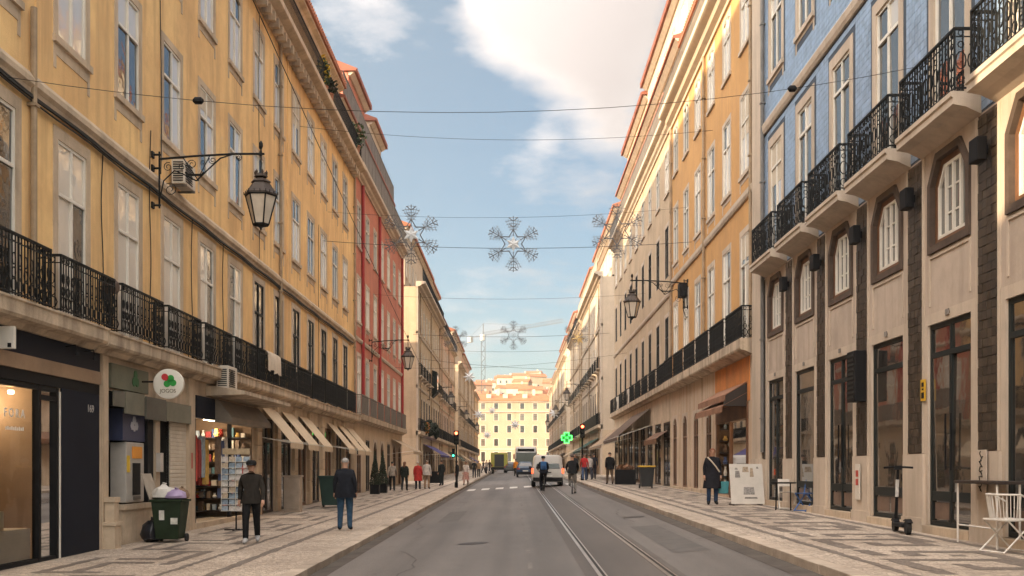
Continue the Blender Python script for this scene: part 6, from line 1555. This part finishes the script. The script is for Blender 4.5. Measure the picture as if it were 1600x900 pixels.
MB().tube([(-.33, 0, .05), (XL - sp.x, 0, .05)], .02, 6).build('arm', black, t)
t = thing('hanging_sign', 'small white projecting sign at the left edge above the shop window', 'sign', (XL + .08, 16.42, 3.62)); MB().box(0, .24, -.04, .04, 0, .36).build('sign_panel', white, t, bevel=.01); MB().box(-.08, .0, -.01, .01, .15, .2).build('sign_bracket', black, t); MB().box(.14, .2, -.046, -.041, .02, .09).build('mark', black, t)

# ------------------------------------------------------------------ street furniture
def bin_(label, loc, rot, m, s_=1., full=False):
    t = thing('wheelie_bin', label, 'bin', loc, rot); t.scale = (s_,) * 3
    MB().hexa([(-.27, -.26, .08), (.27, -.26, .08), (.27, .26, .08), (-.27, .26, .08), (-.36, -.33, 1.0), (.36, -.33, 1.0), (.36, .36, 1.0), (-.36, .36, 1.0)]).build('tub', m, t, bevel=.03)
    MB().box(-.39, .39, -.36, .39, .98, 1.04).build('rim', m, t, bevel=.015)
    for sg in (-1, 1): wheel(t, 'wheel', (sg * .31, .28, .10), .10, .06)
    return t
binm = mat('bin_green', (.016, .028, .013), .6, .2, 4, spec=.2)
bl = foot(266, 847, 'L'); b1 = bin_('dark green wheelie bin overflowing with rubbish by the roller shutter', bl, R(0), binm, .90)
MB().hexa([(-.40, .36, 1.04), (-.37, .36, 1.03), (-.37, -.30, 1.03), (-.40, -.30, 1.04), (-.62, .34, 1.66), (-.59, .34, 1.66), (-.59, -.28, 1.66), (-.62, -.28, 1.66)]).build('lid', mat('lid_pale', (.36, .31, .25), .6, .15, 4), b1)
MB().box(-.16, -.04, -.325, -.30, .55, .78).build('sticker', mat('sticker_white', (.6, .58, .52), .6, .2, 9), b1); MB().box(.12, .28, -.34, -.315, .45, .6).build('sticker', mat('sticker_white', (.6, .58, .52), .6, .2, 9), b1)
def sack(label, loc, m, r_, seed, flat=.8):
    q = random.Random(seed); t = thing('rubbish_bag', label, 'rubbish bag', loc); mb = MB().lathe([(r_ * .5, 0), (r_ * .95, r_ * .25), (r_, r_ * .6), (r_ * .8, r_ * 1.1), (r_ * .35, r_ * 1.45), (r_ * .12, r_ * 1.55)], n=14)
    mb.v = [(x * (1 + q.uniform(-.12, .12)), y * (1 + q.uniform(-.12, .12)), z * flat * (1 + q.uniform(-.08, .08))) for x, y, z in mb.v]; mb.build('sack', m, t, smooth=True)
    MB().tube([(0, 0, r_ * 1.4 * flat), (.02, 0, r_ * 1.75 * flat)], [r_ * .1, r_ * .2], 6).build('knot', m, t)
bz = Vector(bl)
sack('crumpled white rubbish bag on top of the overflowing bin', tuple(bz + Vector((-.14, 0, .93))), mat('bag_white', (.58, .55, .5), .4, .1, 9), .26, 2); sack('lilac rubbish bag on top of the overflowing bin', tuple(bz + Vector((.14, -.06, .93))), mat('bag_lilac', (.34, .26, .42), .4, .1, 9), .24, 3, .6)
sack('brown paper rubbish at the back of the overflowing bin', tuple(bz + Vector((.18, .22, .93))), mat('bag_brown', (.2, .13, .08), .8, .2, 9), .16, 6, 1.0); sack('black rubbish bag on the ground beside the overflowing bin', tuple(bz + Vector((-.42, .05, 0))), mat('bag_black', (.012, .013, .018), .35, .2, 9), .24, 4, 1.3)
bin_('dark green bin behind the man in the navy coat', foot(518, 793, 'L'), 0, mat('bin_teal', (.012, .035, .028), .5, .2, 4), 1.15)
bb = bin_('dark bin with yellow lid edge before the tall pale building', foot(1010, 763, 'R'), 0, mat('bin_dark', (.022, .024, .026), .5, .2, 4), .95); MB().box(-.4, .4, -.42, .36, 1.045, 1.12).build('lid', mat('lid_yellow', (.62, .38, .04), .5, .1, 4), bb, bevel=.02)
t = thing('utility_cabinet', 'pale grey utility cabinet standing among the awning-shaded shop doors', 'cabinet', foot(458, 800, 'L')); MB().box(-.28, .28, -.2, .2, -.05, 1.2).build('cabinet_body', mat('cabinet_beige', (.36, .28, .21), .7, .15, 3), t, bevel=.015); MB().box(-.31, .31, -.23, .23, 1.2, 1.26).build('cabinet_top', mat('cabinet_beige', (.36, .28, .21), .7, .15, 3), t); MB().box(-.24, .24, -.215, -.202, .1, 1.12).build('door', mat('cabinet_door', (.32, .25, .19), .7, .15, 3), t)
for k, x in enumerate((586, 598)):
    t = thing('topiary_cone', ('nearer' if k == 0 else 'farther') + ' dark conical topiary beside an arched door of the red building', 'plant', foot(x, 772 - k * 2, 'L')); MB().box(-.24, .24, -.24, .24, 0, .5).build('planter', black, t, bevel=.02)
    MB().tube([(0, 0, .5), (0, 0, 2.1)], [.05, .015], 6).build('stem', dkwood, t)
    q = random.Random(k); f = MB()
    for i in range(1500):
        h = q.random() ** 1.4; r_ = .30 * (1 - h) * math.sqrt(q.uniform(.5, 1)); a = q.uniform(0, 6.28); p = Vector((r_ * math.cos(a), r_ * math.sin(a), .5 + h * 1.75)); d = Vector((q.gauss(0, 1), q.gauss(0, 1), q.gauss(0, 1) + .6)).normalized() * .05; e = d.cross(Vector((q.gauss(0, 1), q.gauss(0, 1), 0))).normalized() * .022; f.poly([p - d, p + e, p + d, p - e])
    f.build('foliage', leafd, t)
# postcard rack
pr = foot(369, 829, 'L'); t = thing('postcard_rack', 'white wire postcard stand in front of the souvenir shop', 'rack', pr)
MB().tube([(0, 0, 0), (0, 0, 1.95)], .02, 6).tube([(-.3, 0, .02), (.3, 0, .02)], .016, 5).tube([(0, -.3, .02), (0, .3, .02)], .016, 5).build('stand', black, t)
MB().box(-.34, .34, -.03, .03, 1.93, 2.08).build('header', mat('header_tan', (.42, .32, .2), .7, .2, 8), t)
rackm = MB()
for x in (-.36, 0, .36): rackm.tube([(x, -.05, .5), (x, -.05, 1.9)], .008, 4)
for k in range(9): rackm.tube([(-.36, -.09, .5 + k * .155), (.36, -.09, .5 + k * .155)], .007, 4)
rackm.build('wire_frame', white, t)
cmm = [mat('card_%d' % i, c, .4, .35, 16) for i, c in enumerate(((.30, .36, .42), (.45, .36, .26), (.55, .52, .48), (.22, .28, .34), (.50, .44, .40)))]
for r_ in range(9):
    for c_ in range(4):
        cm_ = MB().box(-.075, .075, -.003, .003, 0, .125).build('postcard', cmm[(r_ * 3 + c_ * 2) % 5], t, (-.27 + c_ * .18, -.075, .51 + r_ * .155)); cm_.rotation_euler = (R(-14), 0, R(rnd.uniform(-4, 4)))
# sandwich board, cafe furniture, kick scooter
sb_ = foot(1169, 790, 'R'); t = thing('sandwich_board', 'white advertising board with faint pictures leaning outside the brown-awning shop', 'sign board', sb_, R(6))
brd = MB().hexa([(-.50, 0, .05), (.50, 0, .05), (.50, .03, .05), (-.50, .03, .05), (-.50, .22, 1.22), (.50, .22, 1.22), (.50, .25, 1.22), (-.50, .25, 1.22)]).build('board', mat('board_white', (.58, .54, .48), .6, .06, 3), t)
for (x, z, w, h, m) in ((-.27, .82, .16, .2, 'a'), (-.02, .98, .2, .16, 'b'), (.16, .84, .12, .26, 'b'), (.05, .32, .34, .22, 'c'), (.1, .2, .4, .05, 'a'), (-.3, 1.05, .1, .06, 'c'), (.34, 1.08, .08, .06, 'a')):
    yy = lambda z_: .22 * (z_ - .05) / 1.17 - .004
    MB().poly([(x - w/2, yy(z), z), (x + w/2, yy(z), z), (x + w/2 - .02, yy(z + h), z + h), (x - w/2 + .02, yy(z + h), z + h)]).build('print', mat('board_print_' + m, {'a': (.24, .22, .2), 'b': (.40, .31, .22), 'c': (.30, .28, .26)}[m], .6, .4, 24), t)
MB().box(-.45, -.4, .02, .4, 0, .06).box(.4, .45, .02, .4, 0, .06).build('feet', greyrail, t)
def folding_chair(label, loc, rot, m, bars=True):
    t = thing('folding_chair', label, 'chair', loc, rot); f = MB()
    for sg in (-1, 1):
        f.tube([(sg * .20, -.22, 0), (sg * .20, .20, .45)], .019, 6); f.tube([(sg * .20, .24, 0), (sg * .20, -.16, .45)], .019, 6); f.tube([(sg * .20, .12, .36), (sg * .20, .24, .82)], .019, 6)
    for y, z in ((-.2, .02), (.22, .02)): f.tube([(-.20, y, z), (.20, y, z)], .016, 6)
    f.build('leg_frame', m, t)
    for k in range(5): MB().box(-.20, .20, -.19 + k * .08, -.135 + k * .08, .455, .475).build('seat_slat', m, t)
    for k in range(2): MB().box(-.20, .20, .195 + k * .022, .21 + k * .022, .62 + k * .12, .70 + k * .12).build('back_slat', m, t)
    return t
def table(label, loc, m_top, m_leg, r_=.34, h=.74):
    t = thing('cafe_table', label, 'table', loc); MB().lathe([(r_ * .96, h - .03), (r_, h - .02), (r_, h), (r_ * .98, h + .005)], n=24).build('table_top', m_top, t, smooth=True); l = MB()
    for a in range(4): c, s_ = math.cos(a * math.pi / 2 + .5), math.sin(a * math.pi / 2 + .5); l.tube([(c * r_ * .8, s_ * r_ * .8, 0), (c * r_ * .75, s_ * r_ * .75, h - .03)], .014, 6)
    l.build('legs', m_leg, t); return t
bluem = mat('chair_blue', (.05, .12, .30), .5, .15, 5); whitem = mat('chair_white', (.62, .58, .52), .5, .1, 5)
tb = foot(1224, 797, 'R'); table('dark round cafe table between the white and blue folding chairs', tb, black, black); tv = Vector(tb)
folding_chair('blue folding chair at the dark cafe table', tuple(tv + Vector((.42, -.62, 0))), R(-60), bluem); folding_chair('white folding chair behind the dark cafe table', tuple(tv + Vector((.25, .62, 0))), R(-10), whitem)
wc = Vector((7.22, 15.0, gz(7.0, 15.0)))
t = thing('bar_table', 'narrow dark-topped table on pale legs at the right edge', 'table', (7.38, 16.0, gz(7, 16.0))); MB().box(-.22, .2, -.75, .75, .97, 1.02).build('table_top', dkwood, t, bevel=.01); l = MB()
for sx in (-.18, .16):
    for sy in (-.68, .68): l.tube([(sx, sy, 0), (sx, sy, .97)], .018, 6)
l.tube([(-.18, -.68, .3), (-.18, .68, .3)], .014, 5); l.build('legs', whitem, t)
t = thing('wire_chair', 'white wire armchair at the right edge of the pavement', 'chair', tuple(wc), R(105)); f = MB()
for sg in (-1, 1):
    f.tube([(sg * .25, -.28, 0), (sg * .25, .22, .46)], .013, 6); f.tube([(sg * .25, .30, 0), (sg * .25, -.22, .46)], .013, 6)
f.tube([(-.25, -.28, .01), (.25, -.28, .01)], .011, 5).tube([(-.25, .30, .01), (.25, .30, .01)], .011, 5); f.build('leg_frame', whitem, t)
MB().box(-.26, .26, -.24, .24, .455, .485).build('seat', whitem, t, bevel=.012); bk = MB()
arc = [(.30 * math.cos(a), .05 + .24 * math.sin(a), .84) for a in [math.pi * (i / 16) for i in range(17)]]; arc = [(.30, -.22, .72)] + arc + [(-.30, -.22, .72)]
bk.tube(arc, .014, 6)
for i in range(0, len(arc)): p = arc[i]; bk.tube([(p[0] * .86, max(-.22, p[1] * .8), .48), p], .007, 5)
bk.build('backrest', whitem, t)
scp = foot(1408, 833, 'R'); t = thing('kick_scooter', 'black electric kick scooter parked against the stone pier', 'scooter', scp, R(-7))
wheel(t, 'wheel', (0, .43, .13), .13, .08, rim=black); wheel(t, 'wheel', (0, -.48, .13), .13, .08, rim=black)
MB().box(-.09, .09, -.40, .28, .12, .19).build('deck', black, t, bevel=.02); st_ = MB().tube([(0, .43, .16), (0, .36, .40), (0, .24, 1.18)], [.035, .03, .024], 8); st_.build('stem', black, t)
MB().tube([(0, .315, .66), (0, .268, .98)], .032, 8).build('stem_label', mat('label_white', (.55, .53, .5), .5, .25, 14), t); MB().tube([(-.26, .19, 1.2), (-.12, .24, 1.21), (.12, .24, 1.21), (.26, .19, 1.2)], .020, 6).box(-.06, .06, .20, .27, 1.16, 1.24).build('handlebar', black, t)
MB().extrude([(-.65, .22), (-.5, .285), (-.36, .26), (-.36, .24), (-.5, .265), (-.63, .21)], 'x', -.05, .05).build('rear_mudguard', black, t); MB().extrude([(.30, .2), (.43, .285), (.56, .22), (.56, .20), (.43, .265), (.31, .18)], 'x', -.05, .05).build('front_mudguard', black, t)
# planters and cafe barrier on the right pavement
pp = foot(977, 757, 'R'); t = thing('planter_box', 'dark planter box beside the man in black on the right', 'planter', pp); MB().box(-.55, .55, -.25, .25, 0, .8).build('trough', black, t, bevel=.02); foliage('leaves', mat('leaf_rust', (.20, .10, .05), .8, .3, 6), t, (0, 0, .9), .5, 160, .1, (1, .5, .35), 31)
t = thing('cafe_screen', 'dark low cafe screen farther along the left pavement', 'screen', foot(681, 757, 'L')); MB().box(-.5, .5, -.02, .02, .1, .95).build('panel', black, t); MB().tube([(-.5, 0, 0), (-.5, 0, 1)], .03, 6).tube([(.5, 0, 0), (.5, 0, 1)], .03, 6).build('posts', black, t)
for k, (Y0, Y1) in enumerate(((92, 96), (98, 103))):
    t = thing('balcony_plants', ('nearer' if k == 0 else 'farther') + ' dark ivy hedge spilling over the balcony of the cream corner building', 'plant', (XL + .45, (Y0 + Y1) / 2, 5.3)); foliage('leaves', leafd, t, (0, 0, .1), 1.0, 900, .13, (.3, (Y1 - Y0) / 2, .8), 40 + k)
t = thing('balcony_plants', 'orange flowers on the balcony nearest the corner of the cream building', 'plant', (XL + .45, 90.3, 5.2)); foliage('leaves', leafm, t, (0, 0, 0), .6, 200, .1, (.4, 1, .9), 50); foliage('flowers', mat('flower_orange', (.5, .18, .03), .8, .2, 8), t, (.05, 0, .05), .6, 120, .09, (.45, 1, .9), 51)
t = thing('bay_box', 'dark boxed oriel hung on the cream corner building', 'oriel', (XL, 101.5, 8.6)); MB().extrude([(0, 0), (.55, .5), (.6, .55), (.6, 2.6), (0, 2.8)], 'y', -.9, .9).build('oriel_body', dkgreen, t); MB().box(.602, .612, -.7, .7, .9, 2.3).build('pane', glass_low, t)
# ------------------------------------------------------------------ the air: a thin even haze round the whole scene
hz = MB().box(-400, 400, -60, 1200, -6, 110)
hm_ = bpy.data.materials.new('haze'); hm_.use_nodes = True; ht = hm_.node_tree; ht.nodes.clear()
pvn = N(ht, 'ShaderNodeVolumePrincipled'); pvn.inputs['Color'].default_value = (.93, .90, .86, 1); pvn.inputs['Density'].default_value = .0003; pvn.inputs['Anisotropy'].default_value = .2
ho_ = N(ht, 'ShaderNodeOutputMaterial'); ht.links.new(pvn.outputs[0], ho_.inputs['Volume'])
hz.build('haze', hm_)['kind'] = 'stuff'
